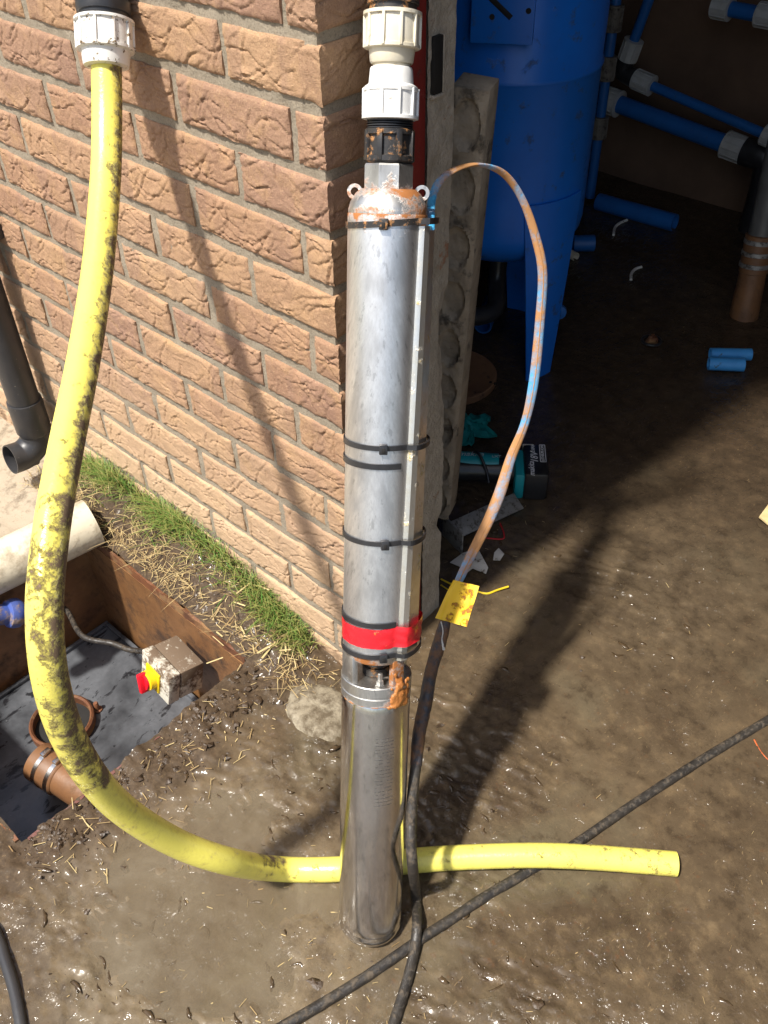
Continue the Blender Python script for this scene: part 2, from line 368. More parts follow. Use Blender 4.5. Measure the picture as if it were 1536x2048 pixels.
MT['dullfit'] = simple('dull_grimy_fitting', (.20, .18, .15), (.13, .115, .095), 30, .5, 0, .3, dirt=(.05, .04, .03), dt=(.5, .64), ds=60)
MT['clamp'] = simple('clamp_steel', (.62, .62, .61), (.5, .5, .5), 50, .25, 1.0, .2)
MT['teal'] = simple('teal_plastic', (.01, .30, .33), (.01, .25, .28), 30, .42, 0, .3, dirt=(.06, .06, .05), dt=(.64, .7))
MT['toolblack'] = simple('tool_black', (.012, .012, .013), (.02, .02, .021), 30, .32, 0, .4)
MT['cloth'] = simple('teal_rubber', (.0, .27, .25), (.0, .20, .19), 30, .55, 0, .4)
MT['print'] = simple('white_print', (.82, .82, .82), (.78, .78, .78), 30, .5, 0, .0)
MT['print2'] = simple('silver_print', (.45, .55, .55), (.4, .5, .5), 30, .5, 0, .0)
MT['paper'] = simple('dirty_paper', (.68, .66, .61), (.52, .49, .43), 30, .8, 0, .4, dirt=(.12, .085, .05), dt=(.58, .66), ds=50)
MT['straw'] = simple('straw', (.66, .52, .27), (.50, .36, .16), 30, .7, 0, .2)
MT['drygrass'] = simple('dry_grass', (.46, .36, .15), (.33, .26, .10), 20, .7, 0, .2)
MT['isolator'] = simple('isolator_plastic', (.74, .71, .60), (.64, .60, .50), 30, .45, 0, .2, dirt=(.15, .105, .068), dt=(.46, .62), ds=62, attr='mud')
MT['iyellow'] = simple('switch_yellow', (.85, .62, .01), (.8, .55, .01), 30, .35, 0, .2, dirt=(.10, .07, .03), dt=(.66, .70), ds=80)
MT['ired'] = simple('switch_red', (.78, .015, .03), (.7, .015, .03), 30, .3, 0, .1)
MT['plugblue'] = simple('plug_blue', (.03, .09, .42), (.10, .11, .20), 24, .5, 0, .4, dirt=(.28, .20, .16), dt=(.52, .62), ds=45)
MT['pluggrey'] = simple('plug_grey', (.20, .19, .22), (.30, .25, .22), 30, .6, 0, .5)
MT['yellowwire'] = simple('yellow_wire', (.80, .56, .02), None, 30, .4, 0, .1)
MT['redwire'] = simple('red_wire', (.60, .02, .03), None, 30, .4, 0, .1)
MT['orangetwine'] = simple('orange_twine', (.62, .13, .03), None, 30, .6, 0, .4)
MT['inner'] = simple('brown_rendered_wall', (.16, .095, .058), (.105, .062, .038), 6, .9, 0, .5, 50, .004, rv=.03)
MT['roof'] = simple('roof_board', (.06, .05, .04), None, 10, .9, 0, .2)
MT['stone'] = simple('wet_flagstone', (.30, .26, .185), (.20, .165, .11), 22, .6, 0, .8, 90, .003, dirt=(.10, .075, .045), dt=(.42, .62), ds=55)
MT['manhole'] = simple('brown_cover', (.26, .135, .065), (.19, .095, .05), 16, .55, 0, .6, dirt=(.07, .045, .03), dt=(.55, .66), ds=25)
t = NT('green_grass'); oi = t.attr('tone'); MT['grass'] = t.out(t.mix(oi, (.07, .19, .028), (.30, .27, .085)), .5, 0, None, spec=.3)
t = NT('straw_mix'); oi = t.attr('tone'); MT['strawmix'] = t.out(t.mix(oi, (.62, .49, .24), (.28, .18, .08)), .7, 0, None, spec=.25)
t = NT('murky_water'); q = t.noise(t.coord(), 7, 8, .68, .8); q2 = t.noise(t.coord(), 60, 6, .7)
MT['water'] = t.out(t.mix(t.ramp(q, .3, .7), (.135, .100, .060), (.205, .170, .118)), .06, 0, t.bump(q2, .06, .003), IOR=1.33)
t.l(t.math('ADD', .38, t.math('MULTIPLY', t.ramp(q, .3, .7), .35)), t.b.inputs['Alpha'])
MT['dark'] = simple('painted_hole_shade', (.012, .011, .010), None, 30, .8, 0, .1)  # near-black colour standing in for the shade inside slots and openings

# ------------------------------------------------------------------ ground
PX0, PX1, PY0, PY1 = -.735, -.180, -.60, -.118     # the pit
PUD = [(at(330, 1790, z=0), .12), (at(470, 1960, z=0), .11), (at(470, 1650, z=0), .07), (at(250, 1950, z=0), .08), (at(640, 1800, z=0), .08), (at(1330, 1150, z=0), .16)]
def masks(x, y):
    silt = np.zeros_like(x)
    for (p, r), wt in zip(PUD, (1, 1, .7, .9, .8, .35)): silt = np.maximum(silt, wt * np.exp(-(((x - p[0]) ** 2 + (y - p[1]) ** 2) / (1.5 * r) ** 2)))
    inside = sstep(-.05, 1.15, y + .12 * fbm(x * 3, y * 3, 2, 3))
    dry = sstep(-.80, -.92, x + .06 * fbm(x * 6, y * 6, 1, 3)) * sstep(.2, .0, y)
    dx = np.maximum(np.maximum(PX0 - x, x - PX1), 0); dy = np.maximum(np.maximum(PY0 - y, y - PY1), 0); dist = np.hypot(dx, dy)
    berm = sstep(.15, .02, dist + .05 * fbm(x * 9, y * 9, 3, 3)) * (1 - dry)
    strip = sstep(-.22, -.13, y) * sstep(.02, -.12, x) * sstep(.02, -.01, y)
    soil = np.maximum(berm * .95, strip * .9) * (1 - dry)
    return silt, inside, dry, berm, soil
def gh(x, y):
    x = np.asarray(x, float); y = np.asarray(y, float)
    silt, inside, dry, berm, soil = masks(x, y)
    h = .0045 * fbm(x * 2.2, y * 2.2, 0, 3) + .004 + silt * (.0040 * fbm(x * 15, y * 15, 3, 3) + .0016 * fbm(x * 50, y * 50, 1, 3))
    c, s = math.cos(math.radians(8)), math.sin(math.radians(8)); u = (x * c + y * s); v = (-x * s + y * c)
    wv = 1.6 * fbm(x * 7, y * 7, 4, 2); rid = (1 - np.abs(fbm(u * 17 + wv, v * 46 + wv, 5, 3))) ** 4; rid2 = (1 - np.abs(fbm(u * 34 + wv, v * 85, 1, 2))) ** 4
    rough = (1 - .35 * silt) * (1 - .75 * inside) * (1 - .7 * dry)
    h = h + rough * ((.0052 * rid + .0026 * rid2 - .002) * sstep(-.15, .75, fbm(x * 3.4, y * 3.4, 6, 3) + .15) + .0012 * fbm(x * 45, y * 45, 2, 3))
    for (p, r), dp in zip(PUD, (.0042, .0038, .0050, .0040, .001, .0)): h = h - dp * np.exp(-(((x - p[0]) ** 2 + (y - p[1]) ** 2) / r ** 2) ** 1.5)
    h = h + berm * (.008 + .008 * fbm(x * 16, y * 16, 1, 4) + .004 * np.abs(fbm(x * 45, y * 45, 3, 3)))
    # the strip of turf rises towards the wall and to the left
    k = sstep(.0, -.38, x) * sstep(-.16, -.01, y) * sstep(.3, .1, y) * (1 - sstep(-.78, -.98, x))
    h = h + .10 * k
    return h
def gz(x, y): return float(gh(np.array([x]), np.array([y]))[0])
def axis_pts(lo, hi, fine_lo, fine_hi, st, extra=()):
    a = np.arange(fine_lo, fine_hi + st / 2, st)
    l = []; p = fine_lo; d = st
    while p > lo: d *= 1.35; p = max(p - d, lo); l.append(p)
    r = []; p = fine_hi; d = st
    while p < hi: d *= 1.35; p = min(p + d, hi); r.append(p)
    A = np.concatenate([l[::-1], a, r])
    for e in extra: A[np.argmin(np.abs(A - e))] = e
    return A
gx = axis_pts(-300, 300, -1.35, 1.0, .0044, (PX0, PX1)); gy = axis_pts(-300, 300, -.92, 2.2, .0050, (PY0, PY1))
X, Y = np.meshgrid(gx, gy, indexing='ij'); Xf, Yf = X.ravel(), Y.ravel()
Z = gh(Xf, Yf); far = np.hypot(Xf, Yf); Z = np.where(far > 4, 0, Z)
nx, ny = len(gx), len(gy)
i, j = np.meshgrid(np.arange(nx - 1), np.arange(ny - 1), indexing='ij'); i = i.ravel(); j = j.ravel()
keep = ~((gx[i] >= PX0 - 1e-9) & (gx[i + 1] <= PX1 + 1e-9) & (gy[j] >= PY0 - 1e-9) & (gy[j + 1] <= PY1 + 1e-9))
i = i[keep]; j = j[keep]
Q = np.stack([i * ny + j, (i + 1) * ny + j, (i + 1) * ny + j + 1, i * ny + j + 1], 1)
def fast_mesh(name, V, Qd, mat, attrs):
    me = bpy.data.meshes.new(name); me.vertices.add(len(V)); me.vertices.foreach_set('co', V.astype(np.float32).ravel())
    k = Qd.shape[1]; me.loops.add(Qd.size); me.loops.foreach_set('vertex_index', Qd.astype(np.int32).ravel())
    me.polygons.add(len(Qd)); me.polygons.foreach_set('loop_start', np.arange(0, Qd.size, k, dtype=np.int32))
    me.update(calc_edges=True)
    for a, v in attrs.items():
        q = me.attributes.new(a, 'FLOAT', 'POINT'); q.data.foreach_set('value', v.astype(np.float32))
    me.shade_smooth(); me.materials.append(mat)
    o = bpy.data.objects.new(name, me); COL.objects.link(o); return o
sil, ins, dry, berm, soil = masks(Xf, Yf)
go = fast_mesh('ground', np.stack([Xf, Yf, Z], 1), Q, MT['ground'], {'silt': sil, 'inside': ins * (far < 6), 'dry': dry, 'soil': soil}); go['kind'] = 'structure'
# muddy water standing in the hollows
wx = np.linspace(-.16, .95, 60); wy = np.linspace(-.95, .2, 60); WX, WY = np.meshgrid(wx, wy, indexing='ij')
WI = np.arange(3600).reshape(60, 60); WQ = np.stack([WI[:-1, :-1], WI[1:, :-1], WI[1:, 1:], WI[:-1, 1:]], -1).reshape(-1, 4)
wo = fast_mesh('puddle', np.stack([WX.ravel(), WY.ravel(), np.full(3600, -.0012)], 1), WQ, MT['water'], {}); wo['kind'] = 'structure'

# ------------------------------------------------------------------ room behind the doorway
RX0, RX1, RY1, RZ = -1.75, 2.3, 2.35, 2.75
def st(name, V, F, m): return mesh(name, V, F, m, kind='structure', smooth=None)
st('back_wall', *abox(RX0, RX1, RY1, RY1 + .1, -.05, RZ, 0), MT['inner'])
st('side_wall', *abox(RX0 - .1, RX0 - .001, .236, RY1, -.05, RZ), MT['inner'])
st('side_wall', *abox(RX1 + .001, RX1 + .1, .0, RY1, -.05, RZ), MT['inner'])
st('front_wall', *abox(1.85, RX1, -.001, .235, -.05, RZ), MT['inner'])
st('roof', *abox(RX0 - .1, RX1 + .1, -.03, RY1 + .1, RZ + .002, RZ + .09), MT['roof'])

# ------------------------------------------------------------------ brick wall
def fold_field(U, Wd, W, Hh, seed, n=15):
    """drag-faced clay: thin curved folds with one sharp side"""
    rs = np.random.RandomState(seed); H = np.zeros_like(U)
    for _ in range(n):
        cx, cy = rs.rand() * W, rs.rand() * Hh; a = (rs.rand() - .5) * 1.5 + (0 if rs.rand() < .6 else .9); L = .012 + rs.rand() ** 1.5 * .055; cur = (rs.rand() - .5) * 26
        du, dv = U - cx, Wd - cy; p = du * math.cos(a) + dv * math.sin(a); q = -du * math.sin(a) + dv * math.cos(a)
        q = q - cur * p * p + .0030 * NS[seed % 8](p * 80 + seed, q * 0 + cy * 50) + .0012 * NS[(seed + 1) % 8](p * 260 + seed, q * 0 + cx * 50)
        env = np.clip(1 - (np.abs(p) / L) ** 2, 0, 1) ** .7; A = .0006 + rs.rand() * .0013
        up = np.where(q > 0, np.exp(-q / .0045), np.exp(q / .0009))
        H += .85 * A * env * (.75 * up - 1.25 * np.exp(-((q + .0020) / .0014) ** 2))
    H += .0006 * fbm(U * 40 + seed * 3.1, Wd * 40, seed, 4) + .0004 * fbm(U * 150, Wd * 150, seed + 2, 3)
    return H
def brick_mesh(W, seed, side=False, D=.1, H=.0615):
    """front face in the plane y=0 facing -Y, x from -W to 0, z 0..H; with side=True the end at x=0 is dressed as well"""
    st_ = .0022; nu = max(int(W / st_), 8); nv = 28
    u = np.linspace(-W, 0, nu + 1); v = np.linspace(0, H, nv + 1)
    U, Vv = np.meshgrid(u, v, indexing='ij')
    rs = np.random.RandomState(seed + 500)
    h = fold_field(U + W, Vv, W, H, seed, int(6 + W * 105))
    ed = np.minimum(np.minimum(U + W, -U if not side else U * 0 + 1), np.minimum(Vv, H - Vv))
    wav = .0016 * fbm(U * 55, Vv * 55, seed, 3)
    rnd_ = .0030 * np.exp(-np.clip(ed + wav, 0, 1) / .0022)
    Yy = -h + rnd_; jx = np.where((U <= -W + 1e-9), .0012 * fbm(Vv * 60, U * 0 + seed, 1, 3), 0); jz = np.where((Vv < 1e-9) | (Vv > H - 1e-9), .0014 * fbm(U * 30 + seed, Vv * 5, 2, 3), 0)
    P = np.stack([U + jx, Yy, Vv + jz], -1); V = P.reshape(-1, 3); n0 = nv + 1
    F = [[a * n0 + b, (a + 1) * n0 + b, (a + 1) * n0 + b + 1, a * n0 + b + 1] for a in range(nu) for b in range(nv)]
    V = list(V); 
    rim = [a * n0 for a in range(nu + 1)] + [nu * n0 + b for b in range(1, nv + 1)] + [a * n0 + nv for a in range(nu - 1, -1, -1)] + [b for b in range(nv - 1, 0, -1)]
    V = np.array(V)
    if not side:
        back = V[rim].copy(); back[:, 1] = D; base = len(V); V = np.vstack([V, back]); m = len(rim)
        for q in range(m): F.append([rim[(q + 1) % m], rim[q], base + q, base + (q + 1) % m])
        F.append([base + q for q in range(m)])
    else:
        # dressed end
        nd = 34; dd = np.linspace(0, D, nd + 1)[1:]; A, B = np.meshgrid(dd, v, indexing='ij')
        hs = fold_field(A, B, D, H, seed + 77, 9); ed2 = np.minimum(B, H - B) + .0016 * fbm(A * 55, B * 55, seed + 3, 3)
        xs = hs * sstep(0, .006, A) - .0030 * np.exp(-np.clip(ed2, 0, 1) / .0022) * sstep(0, .004, A)
        arr = V[nu * n0:(nu + 1) * n0]; wq = np.exp(-A / .006)
        Pn = np.stack([xs + arr[None, :, 0] * wq, A + arr[None, :, 1] * wq, B + (arr[None, :, 2] - B) * wq], -1).reshape(-1, 3)
        base = len(V); V = np.vstack([V, Pn])
        col = lambda k: [nu * n0 + b for b in range(n0)] if k == 0 else [base + (k - 1) * n0 + b for b in range(n0)]
        for k in range(nd):
            c0, c1 = col(k), col(k + 1)
            for b in range(nv): F.append([c0[b], c1[b], c1[b + 1], c0[b + 1]])
        # close top, bottom, left
        b0 = len(V); V = np.vstack([V, [[-W, D, 0], [-W, D, H]]])
        last = col(nd)
        F.append([a * n0 for a in range(nu, -1, -1)] + [b0] + [col(k)[0] for k in range(nd, 0, -1)])
        F.append([a * n0 + nv for a in range(nu + 1)] + [col(k)[nv] for k in range(1, nd + 1)] + [b0 + 1])
        F.append([b for b in range(nv, -1, -1)] + [b0, b0 + 1])
    me = bpy.data.meshes.new('brick'); me.from_pydata(V.tolist(), [], F); me.validate(); me.update(); me.shade_smooth(); me.set_sharp_from_angle(angle=math.radians(50)); me.materials.append(MT['brick'])
    return me
wall = thing('brick_wall', 'orange-tan creased brick wall with grey mortar behind the leaning pump', 'wall', (0, 0, 0))
WL = -1.80
pool = [brick_mesh(.2110, 11 + k) for k in range(14)]
nb = 0
bed0 = 1.10
def put_brick(me, x, z, extra=0):
    o = bpy.data.objects.new('brick', me); COL.objects.link(o); o.parent = wall
    o.location = (x, random.uniform(-.0012, .0012), z + .007); o.rotation_euler = (random.uniform(-.006, .006), random.uniform(-.006, .006), random.uniform(-.004, .004)); return o
last = None
for k in range(-2, 15):
    z = bed0 - .075 * (k + 1); first = .161 if k % 2 == 0 else .0485
    if k == 7: first = .098
    put_brick(brick_mesh(first, 100 + k * 3, True), 0, z)
    x = -(first + .010)
    if k == 7: put_brick(brick_mesh(.165, 300), x, z); x -= .175
    while x > WL:
        m = random.choice([p for p in pool if p is not last]); last = m
        put_brick(m, x, z); x -= .225
# courses above the frame: simple bricks, one object
g = G()
for k in range(-22, -2):
    z = bed0 - .075 * (k + 1); x = 0; wd = .161 if k % 2 == 0 else .0485
    while x > WL:
        g.add(*abox(x - wd, x, random.uniform(-.001, .001), .1, z + .005, z + .07)); x -= wd + .01; wd = .215
g.build('upper_bricks', MT['brick'], wall, smooth=None, kind='stuff')
# mortar bed behind
mu = np.arange(WL, -.0045, .006); mv = np.arange(-.05, 2.75, .006); mv = mv[mv < 1.30]
U, Vv = np.meshgrid(mu, mv, indexing='ij'); Yy = .0038 + .0016 * fbm(U * 25, Vv * 25, 3, 4) + .0006 * fbm(U * 160, Vv * 160, 1, 3)
V = np.stack([U, Yy, Vv], -1).reshape(-1, 3); a, b = U.shape; I = np.arange(a * b).reshape(a, b)
g = G(); g.add(V, np.stack([I[:-1, :-1], I[1:, :-1], I[1:, 1:], I[:-1, 1:]], -1).reshape(-1, 4).tolist())
ys = np.arange(.0045, .1, .006); A, B = np.meshgrid(ys, mv, indexing='ij'); V = np.stack([-.0042 + .0014 * fbm(A * 25 + 9, B * 25, 4, 4), A, B], -1).reshape(-1, 3); a, b = A.shape; I = np.arange(a * b).reshape(a, b)
V[:b, :] = g.V[0][-b:, :]
g.add(V, np.stack([I[:-1, :-1], I[1:, :-1], I[1:, 1:], I[:-1, 1:]], -1).reshape(-1, 4).tolist())
g.add(*abox(WL, -.0075, .012, .099, 1.29, 2.748)); g.add(*abox(WL, -.012, .02, .098, -.06, 1.28))
g.build('mortar', MT['mortar'], wall, smooth=60)

# door frame and block jamb
fr = thing('door_frame', 'dark maroon painted steel door frame upright behind the pump', 'door frame', (0, .12, 0))
g = G(); g.add(*abox(-.03, .003, .101, .150, 0, 2.45, .003)); g.build('frame_face', MT['redpaint'], fr)
g = G(); g.add(*abox(-.03, -.002, .1505, .183, 0, 2.45, .002)); g.build('frame_return', MT['redpaint'], fr)
jb = thing('block_jamb', 'rough grey concrete block end of the wall beside the maroon frame', 'wall', (0, .21, 0))
vv = np.arange(-.03, 2.7, .008); yy = np.linspace(.1835, .236, 12)
A, B = np.meshgrid(yy, vv, indexing='ij')
edge = .5 + .5 * (A - .1835) / .0525
rx = .0012 * fbm(A * 90, B * 90, 1, 4) + .0012 * fbm(A * 20, B * 12, 2, 3) * edge
chip = np.clip(fbm(B * 9, B * 0 + 2, 5, 4) + .10, 0, 1) * .013 * sstep(.215, .236, A) * sstep(1.02, .9, B)
V = np.stack([rx - chip * .4, A - chip * 1.2, B], -1).reshape(-1, 3); a, b = A.shape; I = np.arange(a * b).reshape(a, b); n0 = len(V)
F = np.stack([I[:-1, :-1], I[1:, :-1], I[1:, 1:], I[:-1, 1:]], -1).reshape(-1, 4).tolist()
bk = V[I[-1]].copy(); bk[:, 0] = WL; V = np.vstack([V, bk])
F += [[int(I[-1, q]), n0 + q, n0 + q + 1, int(I[-1, q + 1])] for q in range(b - 1)]
mesh('block_face', V, F, MT['conc'], jb, smooth=60)
mesh('block_core', *abox(WL, -.012, .1005, .228, -.03, 2.7), MT['conc'], jb, smooth=None)
p0 = at(871, 70, x=0.0); p1 = at(871, 186, x=0.0); yc = p1[1] - .001
g = G(); g.add(*abox(-.006, .0056, yc - .0085, yc + .0085, p1[2], p0[2], .0015)); so_ = g.build('strike_slot', MT['dark'], jb)  # solid block, coloured as the shade inside the slot
g = G(); g.add(*abox(-.006, .0064, yc - .0108, yc + .0100, p1[2] - .0045, p1[2] - .0003, .001)); g.add(*abox(-.006, .0062, yc + .0087, yc + .0105, p1[2], p0[2], .0006)); g.build('slot_lining', MT['conc'], so_)

# downpipe
dp = thing('downpipe', 'black plastic rainwater downpipe with angled shoe at the far left of the wall', 'downpipe', at(60, 900, y=-.05))
a0 = at(48, 800, y=-.052); xx, yy_ = a0[0], -.052
zb = at(58, 808, y=-.052)[2]
g = G(); g.add(*lathe((xx, yy_, zb), (0, 0, 1), [(.034, 0), (.034, 1.9)], 40)); g.build('pipe', MT['pipeblack'], dp)
g = G(); g.add(*lathe((xx, yy_, zb - .075), (0, 0, 1), [(.030, -.02), (.036, -.005), (.0385, .0), (.0385, .070), (.0375, .078), (.034, .0785)], 40)); g.build('socket', MT['pipeblack'], dp)
s0 = np.array([xx, yy_, zb - .07]); s3 = at(62, 912, d=np.linalg.norm((s0 - CAM) @ FW) * 1.0)
P = [s0, s0 + (0, 0, -.022), s0 + (.0, -.012, -.044), s0 + (-.002, -.040, -.058), s0 + (-.003, -.074, -.054)]
g = G(); g.add(*tube(P, [.035, .035, .034, .034, .0345], 32, 6, hollow=.92)); g.build('shoe', MT['pipeblack'], dp)
g = G(); g.add(*box_g((xx, -.012, .62), EYE, (.045, .012, .018), .003)); g.add(*lathe((xx, yy_, .605), (0, 0, 1), [(.037, 0), (.037, .03)], 32)); g.build('bracket', MT['pipeblack'], dp)
P_downpipe = (xx, yy_)

# ------------------------------------------------------------------ pit
mesh('pit_side', *abox(PX0 - .02, PX0, PY0 - .02, PY1 + .02, -.30, -.004), MT['pitwall'], kind='structure', smooth=None)
mesh('pit_side', *abox(PX0, PX1, PY1 + .0, PY1 + .02, -.30, -.002), MT['pitwall'], kind='structure', smooth=None)
mesh('pit_side', *abox(PX1, PX1 + .015, PY0 - .02, PY1 + .02, -.30, -.006), MT['pitwall'], kind='structure', smooth=None)
mesh('pit_side', *abox(PX0, PX1, PY0 - .02, PY0, -.30, -.006), MT['pitwall'], kind='structure', smooth=None)
LZ = -.275
tl = thing('tank_lid', 'flat grey steel tank top smeared with black scum down in the pit', 'tank lid', (-.45, -.36, LZ))
g = G(); g.add(*abox(PX0 + .012, PX1 - .004, PY0 + .004, PY1 - .012, LZ - .01, LZ, .0)); g.build('lid_plate', MT['lid'], tl, smooth=None)
g = G()
g.add(*abox(PX0 + .010, PX0 + .020, PY0, PY1 - .010, LZ + .0, LZ + .010, .002)); g.add(*abox(PX0 + .021, PX1 - .005, PY1 - .020, PY1 - .010, LZ + .0, LZ + .010, .002)); g.build('lid_rim', MT['lid'], tl)
hc = at(128, 1452, z=LZ)
g = G(); g.add(*lathe(hc, (0, 0, 1), [(.068, .001), (.068, .022), (.064, .026), (.060, .022), (.060, .002), (.0, .0021)], 48)); ring = g.build('manway_ring', MT['rust'], tl)
g = G(); g.add(*lathe(hc + (0, 0, .0035), (0, 0, 1), [(.0595, 0), (.0, .0001)], 40)); g.build('manway_opening', MT['dark'], tl)  # flat disc painted near-black for the shade down the opening
g = G()
for (u, v) in ((196, 1420), (118, 1375)):
    b = at(u, v, z=LZ); g = G(); g.add(*lathe(b, (0, 0, 1), [(.010, 0), (.010, .004), (.0055, .0045), (.0055, .024), (.004, .026)], 16)); g.build('stud', MT['rust'], tl)
dpz = thing('drain_pipe', 'brown drain pipe with two bright hose clamps in the pit', 'pipe', at(90, 1545, z=LZ + .05))
q0 = at(78, 1522, z=LZ + .075); q1 = at(186, 1592, z=LZ + .07); dr = nrm(q1 - q0)
g = G(); g.add(*tube([q0 + dr * .05, q1 + dr * .22], .037, 36, smooth=False)); g.build('pipe', MT['brownpipe'], dpz)
g = G(); g.add(*lathe(q0, dr, [(.030, 0), (.040, .001), (.041, .02), (.041, .066), (.038, .070), (.037, .0701)], 40)); g.build('rubber_sleeve', MT['brownpipe'], dpz)
for s in (.022, .055):
    g = G(); g.add(*lathe(q0 + dr * s, dr, [(.0412, 0), (.0424, .0005), (.0424, .0095), (.0412, .01)], 40)); c = nrm(CAM - q0); e1, e2, a_ = frame(dr, (.3, .2, 1)); g.add(*box_g(q0 + dr * (s + .005) + e1 * .045, [e1, e2, a_], (.004, .010, .005), .001)); g.build('hose_clamp', MT['clamp'], dpz)
# rusty angle frame round the pit
rf = thing('pit_frame', 'rusty flaking angle-iron frame along the wall side of the pit', 'frame', (-.45, -.1, 0))
def angle_bar(A, Bp, w=.028, hgt=.020, out=(0, 1, 0)):
    A = np.array(A, float); Bp = np.array(Bp, float); d = nrm(Bp - A); L = np.linalg.norm(Bp - A); up = np.array([0, 0, 1.]); o = nrm(np.array(out, float)); g = G()
    n = 60; poly = [(0, 0), (w, 0), (w, .005), (.005, .005), (.005, hgt), (0, hgt)]
    V = []; F = []
    for i in range(n + 1):
        for k, (a, b) in enumerate(poly):
            V.append(A + d * L * i / n + o * (a + .0012 * NS[k](i * .7, k)) + up * (b + .0022 * NS[k + 1](i * .8, 3)))
    for i in range(n):
        for k in range(6): F.append([i * 6 + k, i * 6 + (k + 1) % 6, (i + 1) * 6 + (k + 1) % 6, (i + 1) * 6 + k])
    F += [[0, 1, 2, 3, 4, 5][::-1], [n * 6 + k for k in range(6)]]
    return fix_normals(V, F)
g = G(); g.add(*angle_bar((-.76, -.086, .018), (-.20, -.082, .012), .03, .02)); g.build('outer_bar', MT['rimsteel'], rf)
g = G(); g.add(*angle_bar((-.735, -.117, .0), (-.185, -.117, -.002), .012, .022)); g.build('inner_lip', MT['rust'], rf)
g = G(); g.add(*angle_bar((-.178, -.12, -.014), (-.178, -.59, -.014), .010, .022, (1, 0, 0))); g.build('near_lip', MT['rimsteel'], rf)
g = G(); g.add(*angle_bar((-.735, -.602, -.004), (-.185, -.602, -.008), .02, .02, (0, -1, 0))); g.build('front_lip', MT['rust'], rf)
# cream pipe across the corner
pa = at(186, 1044, z=.075); pb = at(-70, 1166, z=.062)
cp = mesh('drain_offcut', *tube([pa, pb], .052, 48, smooth=False, hollow=.93), MT['pvc'], loc=(pa + pb) / 2); tag(cp, 'thick cream plastic drain pipe lying across the corner of the pit', 'pipe')
# isolator switch
fx = at(284, 1302, y=-.215); rxp = at(372, 1356, y=-.215)
wI = .098; zt = .0
tl_ = at(284, 1300, y=-.212); e1 = nrm(np.array([.97, -.08, -.03])); e3 = nrm(np.array([.10, .22, 1.0])); e2 = nrm(np.cross(e3, e1)); e3 = np.cross(e1, e2)
IS = 1.13; ci = tl_ + (e1 * .043 + e2 * .036 - e3 * .032) * IS
iso = thing('isolator_switch', 'white rotary isolator box with yellow and red knob hanging in the pit', 'switch', ci)
def boxattr(c, ax, h, bev, f):
    V, F = box_g(c, ax, h, bev); return V, F, f((V - c) @ np.array(ax).T)
V, F, a = boxattr(ci + e2 * .012 * IS, [e1, e2, e3], [q_ * IS for q_ in (.043, .024, .032)], .003, lambda L: np.where(L[:, 2] > .030, .95, .38)); G().add(V, F, mud=a).build('body', MT['isolator'], iso)
V, F, a = boxattr(ci - e2 * .0245 * IS, [e1, e2, e3], [q_ * IS for q_ in (.044, .0115, .033)], .003, lambda L: np.where(L[:, 2] > .030, .72, .28)); G().add(V, F, mud=a).build('cover', MT['isolator'], iso)
kc = ci - e2 * .0365 * IS + e1 * -.004 - e3 * .004
V, F = box_g(kc - e2 * .0015, [e1, e2, e3], (.024, .0025, .024), .002); G().add(V, F).build('switch_plate', MT['iyellow'], iso)
g = G(); g.add(*lathe(kc - e2 * .003, -e2, [(.021, 0), (.0205, .014), (.018, .016), (0, .0161)], 36)); kn = g.build('dial', MT['iyellow'], iso)
g = G(); hx = nrm(e1 * .35 - e3); g.add(*box_g(kc - e2 * .024, [hx, np.cross(-e2, hx), -e2], (.021, .0055, .010), .003)); g.add(*lathe(kc - e2 * .0185, -e2, [(.017, 0), (.016, .005), (0, .0051)], 32)); g.build('knob', MT['ired'], iso)
# blue connector on the far pit side, with its cable
pc = at(36, 1225, x=-.665); pdir = nrm(at(128, 1212, x=-.655) - pc)
pl = thing('cable_connector', 'muddy blue and grey industrial plug at the left side of the pit', 'plug', pc)
g = G(); g.add(*tube([pc - pdir * .10, pc], .021, 28, smooth=False)); g.add(*lathe(pc - pdir * .014, pdir, [(.021, -.012), (.0285, -.008), (.031, 0), (.031, .012), (.026, .02), (.021, .021)], 32)); g.build('shroud', MT['plugblue'], pl)
g = G(); g.add(*lathe(pc + pdir * .0, pdir, [(.0195, 0), (.021, .006), (.0205, .032), (.017, .046), (.013, .047)], 32)); g.build('body', MT['pluggrey'], pl)
pr_ = [(.013, .047)]
for k in range(5): pr_ += [(.0175, .048 + k * .005), (.0175, .0505 + k * .005), (.015, .051 + k * .005)]
pr_ += [(.008, .075)]
g = G(); g.add(*lathe(pc + pdir * .0, pdir, pr_, 32)); g.build('gland', MT['white'], pl)
pe = pc + pdir * .074
cb = mesh('connector_cable', *tube([pe, pe + pdir * .03 + (0, 0, -.012), at(165, 1272, d=1.87), at(225, 1287, d=1.86), at(262, 1300, d=1.85), ci - e1 * .043 * IS + e2 * .012], .0058, 12, 8), MT['cable'], loc=pe)
tag(cb, 'thin black cable running from the blue plug to the isolator box', 'cable')
g = G(); g.add(*lathe(ci - e1 * .043 * IS + e2 * .012, -e1, [(.011, 0), (.011, .012), (.008, .02)], 16)); g.build('gland', MT['isolator'], iso)

